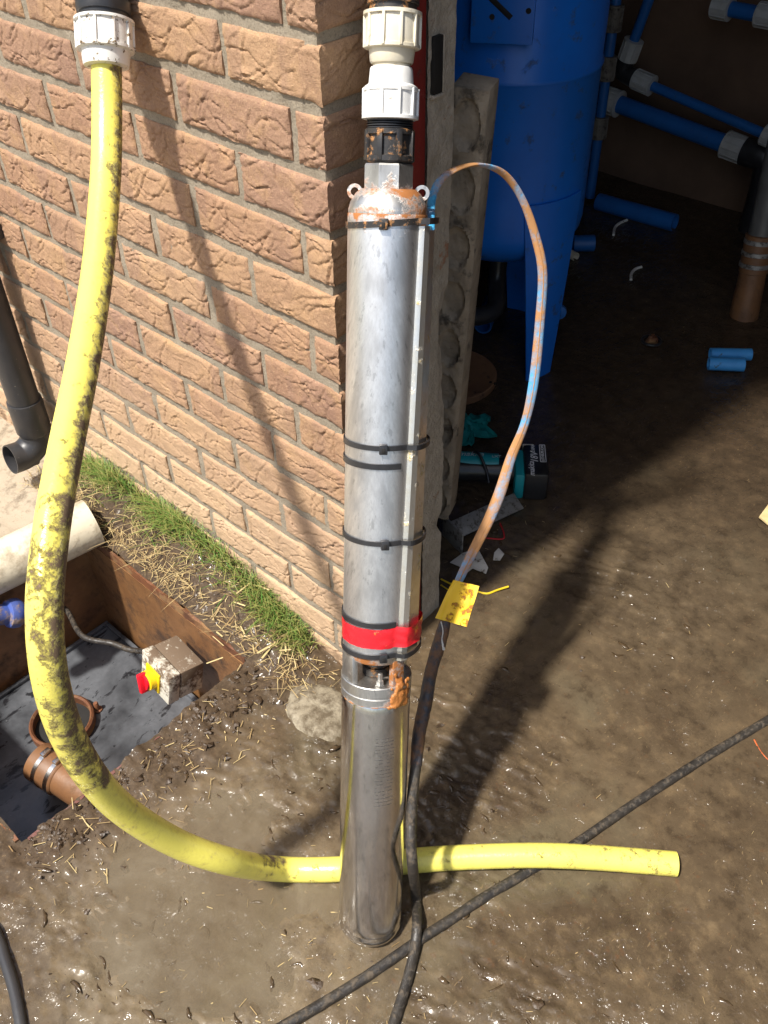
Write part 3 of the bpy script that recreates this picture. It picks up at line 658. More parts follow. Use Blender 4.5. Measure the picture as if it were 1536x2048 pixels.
# ------------------------------------------------------------------ compression fitting helper
def nut(P0, axis, s0, s1, r, mat, parent, ribs=10, name='nut', ref=None, flare=1.04, ribh=.0022, lip=.004):
    e1, e2, a = frame(axis, ref if ref is not None else nrm(CAM - P0)); L = s1 - s0; g = G()
    g.add(*lathe(P0, a, [(r * .9, s0), (r, s0 + .0008), (r, s0 + lip), (r * .955, s0 + lip + .0006), (r * .955, s1 - lip - .0006), (r * flare, s1 - lip), (r * flare, s1 - .0008), (r * .95, s1)], 48, ref=e1))
    for k in range(ribs):
        th = 2 * math.pi * (k + .5) / ribs; n_ = math.cos(th) * e1 + math.sin(th) * e2; t_ = np.cross(a, n_)
        g.add(*box_g(P0 + a * (s0 + s1) / 2 + n_ * (r * .965), [n_, t_, a], (ribh, .0016, L / 2 - .0012), .0006, 1))
    return g.build(name, mat, parent)

# ------------------------------------------------------------------ submersible pump
PB = np.array([.3305, -.3238, 0.0]); PA = nrm(at(786, 10, x=.05) - PB)
EC, ER, _ = frame(PA, nrm(CAM - (PB + PA * .6))); ER = np.cross(PA, EC)
if ER @ RT < 0: ER = -ER
def PP(r, ph, s):
    ph = math.radians(ph); return PB + PA * s + r * (math.cos(ph) * EC + math.sin(ph) * ER)
def s_at(v, r=.045, ph=0):
    lo, hi = -.05, 1.6
    for _ in range(50):
        m = (lo + hi) / 2
        if proj(PP(r, ph, m))[1] > v: lo = m
        else: hi = m
    return lo
pump = thing('submersible_pump', 'tall shiny steel submersible borehole pump leaning on the wall corner', 'pump', PB)
SEG = 72
def plathe(name, prof, mat, parent=pump, rust=None, seg=SEG, smooth=40):
    V, F = lathe(PB, PA, prof, seg, ref=EC); g = G()
    if rust is not None:
        L = (V - PB); s = L @ PA; ph = np.degrees(np.arctan2(L @ ER, L @ EC)); g.add(V, F, rust=rust(s, ph))
    else: g.add(V, F)
    return g.build(name, mat, parent, smooth=smooth)
def dense(prof, st_=.01):
    out = [prof[0]]
    for (r0, s0), (r1, s1) in zip(prof, prof[1:]):
        n = max(int(abs(s1 - s0) / st_), 1)
        for k in range(1, n + 1): out.append((r0 + (r1 - r0) * k / n, s0 + (s1 - s0) * k / n))
    return out
R0 = .0455
smt = s_at(1417, .0465)                           # top of the motor shell
plathe('end_cap', [(.030, .0005), (.037, .001), (.042, .004), (.0445, .010), (.0445, .013), (.0435, .0135), (.0435, .015), (.0463, .0155), (.0463, .022)], MT['motor'], rust=lambda s, p: s * 0)
plathe('motor_casing', dense([(.0463, .0222), (.0466, .0235), (.0466, smt - .002), (.0460, smt)]), MT['motor'], rust=lambda s, p: .35 * np.exp(-(smt - s) / .006))
plathe('motor_flange', [(.0445, smt), (.0472, smt + .001), (.0472, smt + .011), (.0462, smt + .0118), (.0462, smt + .0145), (.0475, smt + .0155), (.0475, smt + .0275), (.0465, smt + .0285), (.020, smt + .029)], MT['cast'], rust=lambda s, p: np.where(s < smt + .003, .62, .1) + .5 * np.exp(-((p - 40) / 25) ** 2))
sf = smt + .029; su = s_at(1330, .044)             # inlet cage from flange to casing
for k, ph in enumerate((-62, 28 + 14, 125, -160)):
    w2 = .016 if k == 0 else .010
    g = G()
    for q in (0, 1):
        pass
    c = PP(.0395, ph, (sf + su) / 2); n_ = nrm(PP(1, ph, 0) - PP(0, ph, 0)); t_ = np.cross(PA, n_)
    V, F = box_g(c, [n_, t_, PA], (.0045, w2, (su - sf) / 2 + .004), .002)
    g.add(V, F, rust=np.full(len(V), .25 if k != 1 else .7)); g.build('cage_leg', MT['cast'], pump)
plathe('cage_collar', [(.036, su - .003), (.0425, su - .002), (.0445, su + .002), (.0445, su + .03), (.040, su + .031)], MT['cast'], rust=lambda s, p: .42 + .25 * np.exp(-((p + 20) / 25) ** 2) * (s < su + .004))
plathe('shaft_coupling', [(.014, sf), (.019, sf + .001), (.019, sf + .012), (.0165, sf + .0125), (.0165, sf + .016), (.020, sf + .0165), (.020, sf + .028), (.015, sf + .0285), (.015, su)], MT['blackrust'], seg=32)
for ph in (8, -100, 170):
    b = PP(.036, ph, sf); g = G(); e1, e2, a = frame(PA, EC)
    V, F = lathe(b, PA, [(.0068, 0), (.0068, .0015), (.0052, .0016), (.0052, .007), (.0035, .0075), (.0035, .016), (.002, .017)], 6, ref=EC); g.add(V, F, rust=np.full(len(V), .3)); g.build('cage_bolt', MT['cast'], pump, smooth=20)
stop = s_at(428, R0)
def rust_cas(s, p): return np.clip(.78 * np.exp(-(stop - s) / .020) * (np.abs(p) < 200) + .75 * np.exp(-((p - 62) / 9) ** 2) * sstep(stop - .26, stop - .05, s) * .9, 0, .85)
plathe('pump_casing', dense([(.0445, su + .012), (R0, su + .013), (R0, stop - .001), (R0 - .0008, stop)], .006), MT['casing'], rust=rust_cas, seg=96)
# weld seams and drawn streaks run in the material, darkened in place of reflections; the discharge head
sh = s_at(392, .030)
plathe('discharge_head', dense([(.0448, stop), (.0448, stop + .004), (.0425, stop + .012), (.037, stop + .021), (.031, stop + .026), (.029, sh + .006)], .003), MT['cast'], rust=lambda s, p: np.clip(.40 + .32 * np.exp(-((p - 55) / 30) ** 2) + .20 * (s > stop + .018) + .15 * np.exp(-((s - stop - .004) / .004) ** 2), 0, .9))
shx = s_at(326, .028)
V, F = lathe(PB, PA, [(.0245, sh - .002), (.0290, sh + .002), (.0290, shx - .002), (.0275, shx), (.02, shx + .0005)], 8, ref=nrm(math.cos(math.radians(22.5)) * EC + math.sin(math.radians(22.5)) * ER))
Lp = (V - PB) @ PA; G().add(V, F, rust=np.where(Lp < sh + .004, .62, .16)).build('outlet_socket', MT['cast'], pump, smooth=20)
for sg in (-1, 1):
    c = PP(.0378, sg * 90, sh + .004); th = np.linspace(0, 2 * math.pi, 28, endpoint=False); g = G(); V = []; F = []
    nrm_ = EC; u_ = ER * sg
    for r, d in ((.0045, -.003), (.0085, -.003), (.0085, .003), (.0045, .003)):
        V.append(c + nrm_ * d + r * (np.cos(th)[:, None] * u_ + np.sin(th)[:, None] * PA))
    V = np.concatenate(V); n = 28
    for k in range(4):
        for j in range(n): F.append([k * n + j, k * n + (j + 1) % n, ((k + 1) % 4) * n + (j + 1) % n, ((k + 1) % 4) * n + j])
    V, F = fix_normals(V, F); g.add(V, F, rust=np.full(len(V), .52))
    V2, F2 = box_g(c - u_ * .0095 - PA * .006, [u_, nrm_, PA], (.006, .003, .005), .001); g.add(V2, F2, rust=np.full(len(V2), .66)); g.build('lifting_lug', MT['cast'], pump)
# pipe fittings screwed on top of the pump
s1 = s_at(322, .028); s2 = s_at(256, .028)
e8 = 8
g = G(); g.add(*lathe(PB, PA, [(.020, s1 - .002), (.0262, s1 - .001), (.0285, s1 + .001), (.0285, s1 + .006), (.0245, s1 + .0075), (.0245, s2 - .006), (.0275, s2 - .005), (.0275, s2), (.024, s2 + .001)], 48, ref=EC))
for k in range(8):
    th = 360 * (k + .5) / 8; n_ = nrm(PP(1, th, 0) - PP(0, th, 0)); t_ = np.cross(PA, n_); g.add(*box_g(PP(.0265, th, (s1 + s2) / 2), [n_, t_, PA], (.0025, .0032, (s2 - s1) / 2 - .001), .0008))
g.build('black_adaptor_nut', MT['blackrust'], pump)
s3 = s_at(236, .028); prof = [(.022, s2)]
ns = 4
for k in range(ns): a_ = s2 + (s3 - s2) * k / ns; b_ = s2 + (s3 - s2) * (k + .6) / ns; prof += [(.0235, a_ + .0003), (.0258, b_ - .0005), (.0258, b_ + .0005)]
prof += [(.023, s3 + .004)]
g = G(); g.add(*lathe(PB, PA, prof, 48)); g.build('threaded_tail', MT['black'], pump)
s4 = s_at(168, .031); s5 = s_at(129, .024)
nut(PB, -PA, -s4, -s3, .0300, MT['whiteclean'], pump, 10, 'coupling_nut', EC)
g = G(); g.add(*lathe(PB, PA, [(.0285, s4 - .003), (.0285, s4 + .0005), (.0245, s4 + .003), (.0232, s5 - .002), (.0222, s5)], 48)); g.build('coupling_body', MT['whiteclean'], pump)
s6 = s_at(122, .024); s7 = s_at(90, .025); s8 = s_at(12, .031)
g = G(); g.add(*lathe(PB, PA, [(.0200, s5 - .001), (.0200, s6 + .001), (.0222, s6), (.0235, s6 + .002), (.0250, s7 - .001), (.0288, s7)], 48)); g.build('coupling_body', MT['cream'], pump)
nut(PB, PA, s7 - .001, s8, .0302, MT['cream'], pump, 10, 'coupling_nut', EC)
g = G(); g.add(*lathe(PB, PA, [(.024, s8 - .001), (.0255, s8), (.0255, s8 + .006), (.028, s8 + .0065), (.028, s8 + .018), (.0245, s8 + .019), (.0245, s8 + .060), (.019, s8 + .061), (.019, s8 + .045), (0, s8 + .0449)], 40)); g.build('open_tail', MT['blackrust'], pump)
tb_ = PB + PA * (s8 + .05); g = G(); g.add(*tube([tb_, tb_ + PA * .04, tb_ + PA * .07 + np.array([.012, -.008, .03]), tb_ + PA * .07 + np.array([.035, -.005, .14]), tb_ + PA * .07 + np.array([.07, .03, .36])], .0235, 28, 8)); g.build('rising_main', MT['black'], pump)
# cable guard: a folded channel down the right flank
sg0, sg1 = su + .004, stop - .012
n = 60; V = []; 
for k in range(n + 1):
    s = sg0 + (sg1 - sg0) * k / n; p0_ = 37 + (53 - 37) * k / n
    for r, ph in ((R0 + .0002, p0_ - 3), (R0 + .0012, p0_ - 2.6), (.0508, p0_ + 1.5), (.0530, p0_ + 10), (.0540, p0_ + 40), (.0535, p0_ + 62), (R0 + .0005, p0_ + 66)): V.append(PP(r, ph, s))
m = 7; F = [[k * m + j, k * m + j + 1, (k + 1) * m + j + 1, (k + 1) * m + j] for k in range(n) for j in range(m - 1)] + [list(range(m)), [n * m + j for j in range(m)][::-1]]
V, F = fix_normals(V, F); mesh('cable_guard', V, F, MT['guard'], pump, smooth=25)
# cable ties
def tie(vy, head=None, tilt=0, mat='black', width=.0062, a0=-178, a1=178, lab=None):
    s = s_at(vy, R0); ths = np.arange(a0, a1 + .1, 4.0); V = []; F = []
    for th in ths:
        f = (s - sg0) / (sg1 - sg0); pg = 37 + 16 * f; bul = 0
        bul = .0108 * float(sstep(pg - 9, pg + 3, th) * sstep(pg + 74, pg + 62, th)) if a1 > 100 and s > sg0 else 0
        off = tilt * math.sin(math.radians(th)); r = R0 + .0006 + bul
        for rr, ds in ((r, -width / 2), (r + .0016, -width / 2), (r + .0016, width / 2), (r, width / 2)): V.append(PP(rr, th, s + off + ds))
    k = len(ths)
    for q in range(k - 1):
        for j in range(4): F.append([q * 4 + j, q * 4 + (j + 1) % 4, (q + 1) * 4 + (j + 1) % 4, (q + 1) * 4 + j])
    F += [[3, 2, 1, 0], [(k - 1) * 4 + j for j in range(4)]]
    V, F = fix_normals(V, F); o = mesh('cable_tie', V, F, MT[mat], pump, smooth=30)
    if lab: o['label'] = lab
    if head is not None:
        hp = PP(R0 + .0032, head, s + tilt * math.sin(math.radians(head)) - .0005); n_ = nrm(PP(1, head, 0) - PP(0, head, 0)); t_ = np.cross(PA, n_)
        g = G(); g.add(*box_g(hp, [n_, t_, PA], (.0032, .0050, .0060), .0010)); ho = g.build('tie_head', MT[mat], o)
        g = G(); g.add(*box_g(hp + n_ * .0028 - PA * .001, [n_, t_, PA], (.0012, .0020, .0028), .0003)); g.build('tie_slot', MT['dark'], o)
tie(447, -5, .004, 'blackrust', .0068, lab='rust-stained cable tie round the top of the pump')
tie(897, 2); tie(934, None, 0, 'black', .007, -178, 30); tie(1088, 8); tie(1252, None, 0, 'black', .0070, -178, 30); tie(1314, 10, .002)
# red tape
sr0, sr1 = s_at(1299, R0), s_at(1260, R0); ths = np.arange(-178, 179, 3.0); V = []; F = []; rows = 9
for th in ths:
    pg = 39; bul = .0112 * float(sstep(pg - 12, pg + 3, th) * sstep(pg + 74, pg + 62, th))
    for k in range(rows):
        f = k / (rows - 1); e_ = .0016 * fbm(np.array([th * .05]), np.array([f * 3.]), 3, 3)[0]
        wr = .0014 * NS[2](np.array([th * .12 + f * 4]), np.array([f * 5.]))[0] * (1 if th > 10 else .35)
        V.append(PP(R0 + .0014 + bul + wr, th, sr0 + (sr1 - sr0) * f + e_ * (1 if k in (0, rows - 1) else 0) + .0035 * math.sin(math.radians(th)) * (th > 0)))
k = len(ths)
for q in range(k - 1):
    for j in range(rows - 1): F.append([q * rows + j, q * rows + j + 1, (q + 1) * rows + j + 1, (q + 1) * rows + j])
V, F = fix_normals(V, F); mesh('red_tape', V, F, MT['redtape'], pump, smooth=60)
# orange sludge stuck to the flange
rs = np.random.RandomState(4); g = G()
for k in range(240):
    ph = 42 + rs.randn() * 10; s = smt - .002 + abs(rs.randn()) * .017; rr = .0462 + rs.rand() * .0022 - max(0, s - smt - .03) * .35
    V, F = lathe((0, 0, 0), nrm(rs.randn(3)), [(0.0001, -1), (.5, -.86), (.86, -.5), (1, 0), (.86, .5), (.5, .86), (.0001, 1)], 10)
    g.add(PP(rr, ph, s) + V * np.array([1, 1, 1.3]) * .0021 * (0.6 + rs.rand() * 1.1), F)
for k in range(26):
    ph = -60 + k * 4.2; g.add(PP(.0466, ph, smt + .0005) + lathe((0, 0, 0), (0, 0, 1), [(.0001, -1), (.86, -.5), (.86, .5), (.0001, 1)], 8)[0] * .0016 * (.5 + rs.rand()), lathe((0, 0, 0), (0, 0, 1), [(.0001, -1), (.86, -.5), (.86, .5), (.0001, 1)], 8)[1])
so3 = g.build('sludge', MT['sludge'], pump, smooth=180)
md = so3.modifiers.new('fuse', 'REMESH'); md.mode = 'VOXEL'; md.voxel_size = .0009; md.use_smooth_shade = True
md2 = so3.modifiers.new('soften', 'SMOOTH'); md2.factor = .6; md2.iterations = 35
# etched plate lines on the motor
g = G()
def etch(v, p0_, p1_, h_=.0006):
    s = s_at(v, .0466); th = np.linspace(p0_, p1_, 8); V = []; F = []
    for q in th: V += [PP(.04672, q, s), PP(.04672, q, s + h_)]
    for q in range(7): F.append([2 * q, 2 * q + 2, 2 * q + 3, 2 * q + 1])
    V, F = fix_normals(V, F); g.add(V, F)
rs = np.random.RandomState(3)
for v in list(range(1480, 1620, 7)):
    a_ = 2
    while a_ < 32:
        l_ = 1.2 + rs.rand() * 4
        if rs.rand() < .75: etch(v, a_, a_ + l_, .0010)
        a_ += l_ + .8 + rs.rand() * 2
MT['etch'] = simple('etched_grey', (.20, .19, .18), None, 30, .4, .6, .0)
g.build('rating_plate', MT['etch'], pump, smooth=None)

# ------------------------------------------------------------------ yellow hose with its fitting
hr = .0188
HP = [at(213, 135, d=1.150), at(214, 240, d=1.155), at(211, 360, d=1.145), at(195, 540, d=1.105), at(167, 720, d=1.045), at(131, 900, d=.985), at(103, 1060, d=.945), at(89, 1220, d=.925),
      at(103, 1370, d=.945), at(150, 1500, d=1.02), at(232, 1607, d=1.12), at(345, 1682, d=1.215), at(455, 1722, d=1.285), at(560, 1738, z=hr + .003), at(680, 1738, z=hr), at(780, 1726, z=hr), at(900, 1716, z=hr + .001), at(1040, 1711, z=hr + .008), at(1130, 1712, z=hr + .010), at(1230, 1718, z=hr + .003), at(1352, 1728, z=hr)]
hs = thing('yellow_hose', 'thick yellow plastic hose splashed with mud curving down to the ground', 'hose', HP[14])
V, F = tube(HP, hr, 32, 12, hollow=.80)
pxs = np.array([proj(p) for p in V]); cen = catmull(HP, 12); idx = np.minimum(np.arange(len(V)) // 32, len(cen) - 1); cpx = np.array([proj(p) for p in cen])[idx]
t_ = idx / len(cen); right = (pxs[:, 0] - cpx[:, 0]) / 32.0
vpx = cpx[:, 1]
mud = np.where(vpx < 520, .36, np.where(vpx < 1000, .42, np.where(vpx < 1560, .66, .24)))
mud = mud + np.where(vpx < 1050, .42 * np.clip(right, -.6, 1), .15 * right) 
gnd = (V[:, 2] < .1) & (V[:, 0] > .1)
mud = np.where(gnd, .36 + .35 * np.clip((V[:, 2] - .03) / .01, 0, 1) * (V[:, 1] > cen[idx][:, 1] + .01) + .10 * (V[:, 0] > .50), mud)
G().add(V, F, mud=np.clip(mud, 0, 1)).build('hose_pipe', MT['hose'], hs)
ht = HP[0]; ha = nrm(HP[0] - HP[1]); ha = nrm(ha + np.array([0.0, 0, .25]))
hb = ht - ha * .006
def sfit(v):
    lo, hi = -.05, .3
    for _ in range(40):
        m = (lo + hi) / 2
        if proj(hb + ha * m)[1] > v: lo = m
        else: hi = m
    return lo
b1, b2, b3 = sfit(133), sfit(103), sfit(40)
g = G(); g.add(*lathe(hb, ha, [(.0205, b1 - .001), (.0275, b1), (.0285, b1 + .003), (.0300, b2 - .001), (.033, b2 + .001)], 48)); g.build('coupling_body', MT['white'], hs)
nut(hb, ha, b2, b3, .0355, MT['white'], hs, 10, 'coupling_nut', nrm(CAM - hb))
pr_ = [(.028, b3 - .001), (.030, b3 + .002), (.030, b3 + .006), (.0325, b3 + .0065), (.0335, b3 + .011), (.0335, b3 + .02), (.030, b3 + .021), (.030, b3 + .05), (.024, b3 + .052), (.024, b3 + .10), (.019, b3 + .101), (.019, b3 + .08), (0, b3 + .0799)]
g = G(); g.add(*lathe(hb, ha, pr_, 40)); g.build('black_tail', MT['black'], hs)

# ------------------------------------------------------------------ pump cable: flat blue cable, sleeve, black cable
st_ = PP(.051, 74, sg1 - .003)
LP = [st_, at(864, 398, d=1.075), at(883, 358, d=1.085), at(920, 335, d=1.10), at(962, 330, d=1.12), at(1008, 348, d=1.14), at(1044, 398, d=1.165), at(1070, 470, d=1.19), at(1085, 545, d=1.21),
      at(1080, 640, d=1.235), at(1068, 760, d=1.26), at(1050, 845, d=1.28), at(1022, 915, d=1.295), at(1000, 985, d=1.305), at(975, 1045, d=1.31), at(940, 1115, d=1.31), at(915, 1168, d=1.31), at(898, 1215, d=1.305), at(886, 1262, d=1.30)]
pcb = thing('pump_cable', 'flat blue and ochre-stained cable looping from the pump top into a black sleeve', 'cable', st_)
V, F = tube(LP, [.0042] + [.0048] * 6 + [.0058, .0064, .0066, .0070, .0062, .0072, .0085, .0080, .0070, .0060, .0055, .0055], 14, 10, flat=(RT, .5))
nc = len(V) // 14; tt = np.repeat(np.arange(nc) / nc, 14)[:len(V)]; 
if len(tt) < len(V): tt = np.concatenate([tt, np.full(len(V) - len(tt), 1.)])
cm = np.interp(tt, [0, .10, .16, .38, .46, .56, .66, .76, .86, 1], [.25, .35, .78, .74, .50, .48, .70, .66, .46, .36]); G().add(V, F, mud=cm).build('flat_cable', MT['flatcable'], pcb)
V, F = tube([p + RT * .0004 - FW * .0034 for p in LP[7:18]], .0008, 6, 10); G().add(V, F, mud=np.full(len(V), .9)).build('cable_groove', MT['flatcable'], pcb)
SP = [at(892, 1238, d=1.302), at(880, 1282, d=1.30), at(862, 1345, d=1.30), at(850, 1410, d=1.30), at(838, 1470, d=1.295), at(832, 1530, d=1.29)]
V, F = tube(SP, [.0080, .0098, .0092, .0100, .0095, .0085], 16, 8, wob=.10, seed=3); G().add(V, F).build('splice_sleeve', MT['sleeve'], pcb)
KP = [at(833, 1522, d=1.29), at(826, 1580, d=1.285), at(822, 1640, d=1.28), at(822, 1690, d=1.275), at(826, 1740, d=1.285), at(832, 1790, z=.012), at(834, 1850, z=.022), at(828, 1905, z=.010), at(812, 1970, z=.009), at(788, 2045, z=.009), at(760, 2130, z=.009), at(715, 2260, z=.009), at(690, 2420, z=.009), at(640, 2560, z=.009)]
V, F = tube(KP, .0078, 16, 10, wob=.05, seed=5); G().add(V, F).build('round_cable', MT['cable'], pcb)
# white thread hanging from the splice
V, F = tube([at(882, 1243, d=1.293), at(886, 1262, d=1.29), at(884, 1280, d=1.29), at(888, 1300, d=1.29)], [.0008, .0009, .0010, .0020], 8, 8, wob=.3); G().add(V, F).build('white_thread', MT['paper'], pcb)
# tag
tc = at(915, 1205, d=1.293); q = [at(907, 1160, d=1.300), at(958, 1172, d=1.285), at(934, 1254, d=1.278), at(870, 1236, d=1.300)]
nu_, nv_ = 12, 10; V = []; F = []
tn = nrm(np.cross(q[1] - q[0], q[3] - q[0])); tn = tn if tn @ FW < 0 else -tn
for a in range(nu_ + 1):
    for b in range(nv_ + 1):
        u, v = a / nu_, b / nv_; p = (q[0] * (1 - u) + q[1] * u) * (1 - v) + (q[3] * (1 - u) + q[2] * u) * v
        fold = .006 * math.exp(-((u - .18) / .14) ** 2); V.append(p + tn * (fold + .0016 * math.sin(v * 5 + u * 4)))
F = [[a * (nv_ + 1) + b, (a + 1) * (nv_ + 1) + b, (a + 1) * (nv_ + 1) + b + 1, a * (nv_ + 1) + b + 1] for a in range(nu_) for b in range(nv_)]
V = np.array(V); n0 = len(V); Vb = V - tn * .0007
rim = [a * (nv_ + 1) for a in range(nu_ + 1)] + [nu_ * (nv_ + 1) + b for b in range(1, nv_ + 1)] + [a * (nv_ + 1) + nv_ for a in range(nu_ - 1, -1, -1)] + list(range(nv_ - 1, 0, -1))
F2 = F + [[i + n0 for i in f[::-1]] for f in F] + [[rim[i], rim[(i + 1) % len(rim)], rim[(i + 1) % len(rim)] + n0, rim[i] + n0] for i in range(len(rim))]
V2, F2 = fix_normals(np.vstack([V, Vb]), F2)
uu = np.tile(np.repeat(np.arange(nu_ + 1) / nu_, nv_ + 1), 2)
o = mesh('cable_tag', V2, F2, MT['tagyellow'], None, smooth=50, loc=tc, attrs={'mud': np.where(uu > .3, .62, .22)}); tag(o, 'yellow folded tag smeared with rust on the pump cable', 'tag')

# the long cable across the ground
CP = [(2300, 1120), (1960, 1220), (1780, 1292), (1640, 1372), (1536, 1440), (1400, 1522), (1262, 1612), (1160, 1682), (1110, 1712), (1040, 1752), (960, 1800), (900, 1840), (838, 1880), (740, 1948), (640, 2010), (540, 2068), (440, 2130), (250, 2230), (20, 2330), (-260, 2400)]
o = mesh('ground_cable', *tube([at(u, v, z=.0078) for u, v in CP], .0076, 16, 10, wob=.05, seed=8), MT['cable'], None, loc=at(840, 1880, z=0)); tag(o, 'long muddy black cable lying diagonally across the wet ground', 'cable')
o = mesh('edge_cable', *tube([at(u, v, z=.010) for u, v in ((-420, 1560), (-220, 1650), (-110, 1725), (-60, 1790), (-10, 1865), (12, 1925), (30, 1985), (42, 2050), (50, 2120), (70, 2240), (130, 2360))], .0085, 16, 8, wob=.04, seed=9), MT['pipeblack'], None, loc=at(20, 1960, z=0)); tag(o, 'short run of dark grey cable in the bottom left corner', 'cable')

# ------------------------------------------------------------------ stone lintel leaning inside
tb = [at(948, 165, y=.30), at(878, 1020, y=.36)]
ax3 = nrm(tb[0] - tb[1]); L = np.linalg.norm(tb[0] - tb[1]); a1 = nrm(np.array([.34, -.94, 0]) - ax3 * (np.array([.34, -.94, 0]) @ ax3)); a2 = np.cross(ax3, a1)
ln = thing('stone_lintel', 'weathered grey concrete lintel with oval hollows leaning inside the doorway', 'lintel', tb[1])
n = 150; cols = 20; V = []; F = []
W2, D2 = .027, .021; ovs = np.linspace(.05, L - .05, 9)
for k in range(n + 1):
    s = L * k / n
    for j in range(cols + 1):
        u = -W2 + 2 * W2 * j / cols; dep = 0
        for o_ in ovs:
            e = (u / .020) ** 2 + ((s - o_) / .036) ** 2; dep += .008 * (1 - float(sstep(.75, 1.05, e))) + .002 * math.exp(-((e - 1.15) / .15) ** 2) * -1
        rg = .0015 * fbm(np.array([u * 60]), np.array([s * 60]), 2, 3)[0]; ed = .004 * math.exp(-(W2 - abs(u)) / .003)
        V.append(tb[1] + ax3 * s + a2 * -u * -1 + a1 * (D2 - dep + rg - ed))
F = [[k * (cols + 1) + j, k * (cols + 1) + j + 1, (k + 1) * (cols + 1) + j + 1, (k + 1) * (cols + 1) + j] for k in range(n) for j in range(cols)]
V, F = fix_normals(V, F); mesh('hollowed_face', V, F, MT['plank'], ln, smooth=60)
mesh('body', *box_g(tb[1] + ax3 * (L / 2) - a1 * .012, [a1, a2, ax3], (D2 - .0, W2 - .0006, L / 2 - .002), .003), MT['plank'], ln)

# ------------------------------------------------------------------ blue pressure tank
leg = at(1075, 755, z=0); tR = .202
ta = nrm(np.array([CAM[0] - leg[0], CAM[1] - leg[1], 0])); tr = np.array([-ta[1], ta[0], 0]); tr = tr if tr @ RT > 0 else -tr
ph0 = math.radians(42)
tcx = leg - tR * (math.cos(ph0) * ta + math.sin(ph0) * tr)
# slide the tank so that its right flank meets the photograph's
tk = thing('pressure_tank', 'large blue painted steel pressure vessel standing on plate legs', 'tank', tcx)
zb_ = .40
def hit0(u, v, R_):
    D = FW + RT * ((u - 768) / FPX) + DN * ((v - 1024) / FPX); o = CAM - tcx; a = D[0] ** 2 + D[1] ** 2; b = 2 * (o[0] * D[0] + o[1] * D[1]); c = o[0] ** 2 + o[1] ** 2 - R_ ** 2
    return CAM + D * ((-b - math.sqrt(max(b * b - 4 * a * c, 0))) / (2 * a))
zw = hit0(1000, 168, tR)[2]; print('weld', zw)
prof = []
for k in range(9): a = math.radians(90 * k / 8); prof.append((max(tR * math.sin(a), .0005), zb_ - .11 * math.cos(a)))
prof += [(tR, zb_ + .05), (tR, zw - .008), (tR + .0028, zw - .005), (tR + .0042, zw), (tR + .0028, zw + .005), (tR, zw + .008), (tR, 1.9)]
for k in range(1, 9): a = math.radians(90 * k / 8); prof.append((max(tR * math.cos(a), .0005), 1.9 + .13 * math.sin(a)))
g = G(); g.add(*lathe(tcx, (0, 0, 1), prof, 96)); g.build('vessel', MT['tank'], tk, smooth=60)
def tleg(phd):
    V = []; F = []; m = 9; rows_ = 14
    for k in range(rows_ + 1):
        f = k / rows_; z = f * (zb_ + .09); wd = math.radians(11 + 13 * f)
        for j in range(m + 1):
            a = math.radians(phd) + wd * (2 * j / m - 1); rr = tR + .006
            V.append(tcx + rr * (math.cos(a) * ta + math.sin(a) * tr) + np.array([0, 0, z]))
    V = np.array(V); n0 = len(V); 
    Vb = V.copy(); d = (V - tcx); d[:, 2] = 0; Vb = V - d / np.linalg.norm(d, axis=1)[:, None] * .005
    Fq = [[k * (m + 1) + j, k * (m + 1) + j + 1, (k + 1) * (m + 1) + j + 1, (k + 1) * (m + 1) + j] for k in range(rows_) for j in range(m)]
    rim = [j for j in range(m + 1)] + [k * (m + 1) + m for k in range(1, rows_ + 1)] + [rows_ * (m + 1) + j for j in range(m - 1, -1, -1)] + [k * (m + 1) for k in range(rows_ - 1, 0, -1)]
    F = Fq + [[i + n0 for i in f[::-1]] for f in Fq] + [[rim[i], rim[(i + 1) % len(rim)], rim[(i + 1) % len(rim)] + n0, rim[i] + n0] for i in range(len(rim))]
    V, F = fix_normals(np.vstack([V, Vb]), F); return mesh('leg', V, F, MT['tank'], tk, smooth=40)
for phd in (42, 162, -78): tleg(phd)
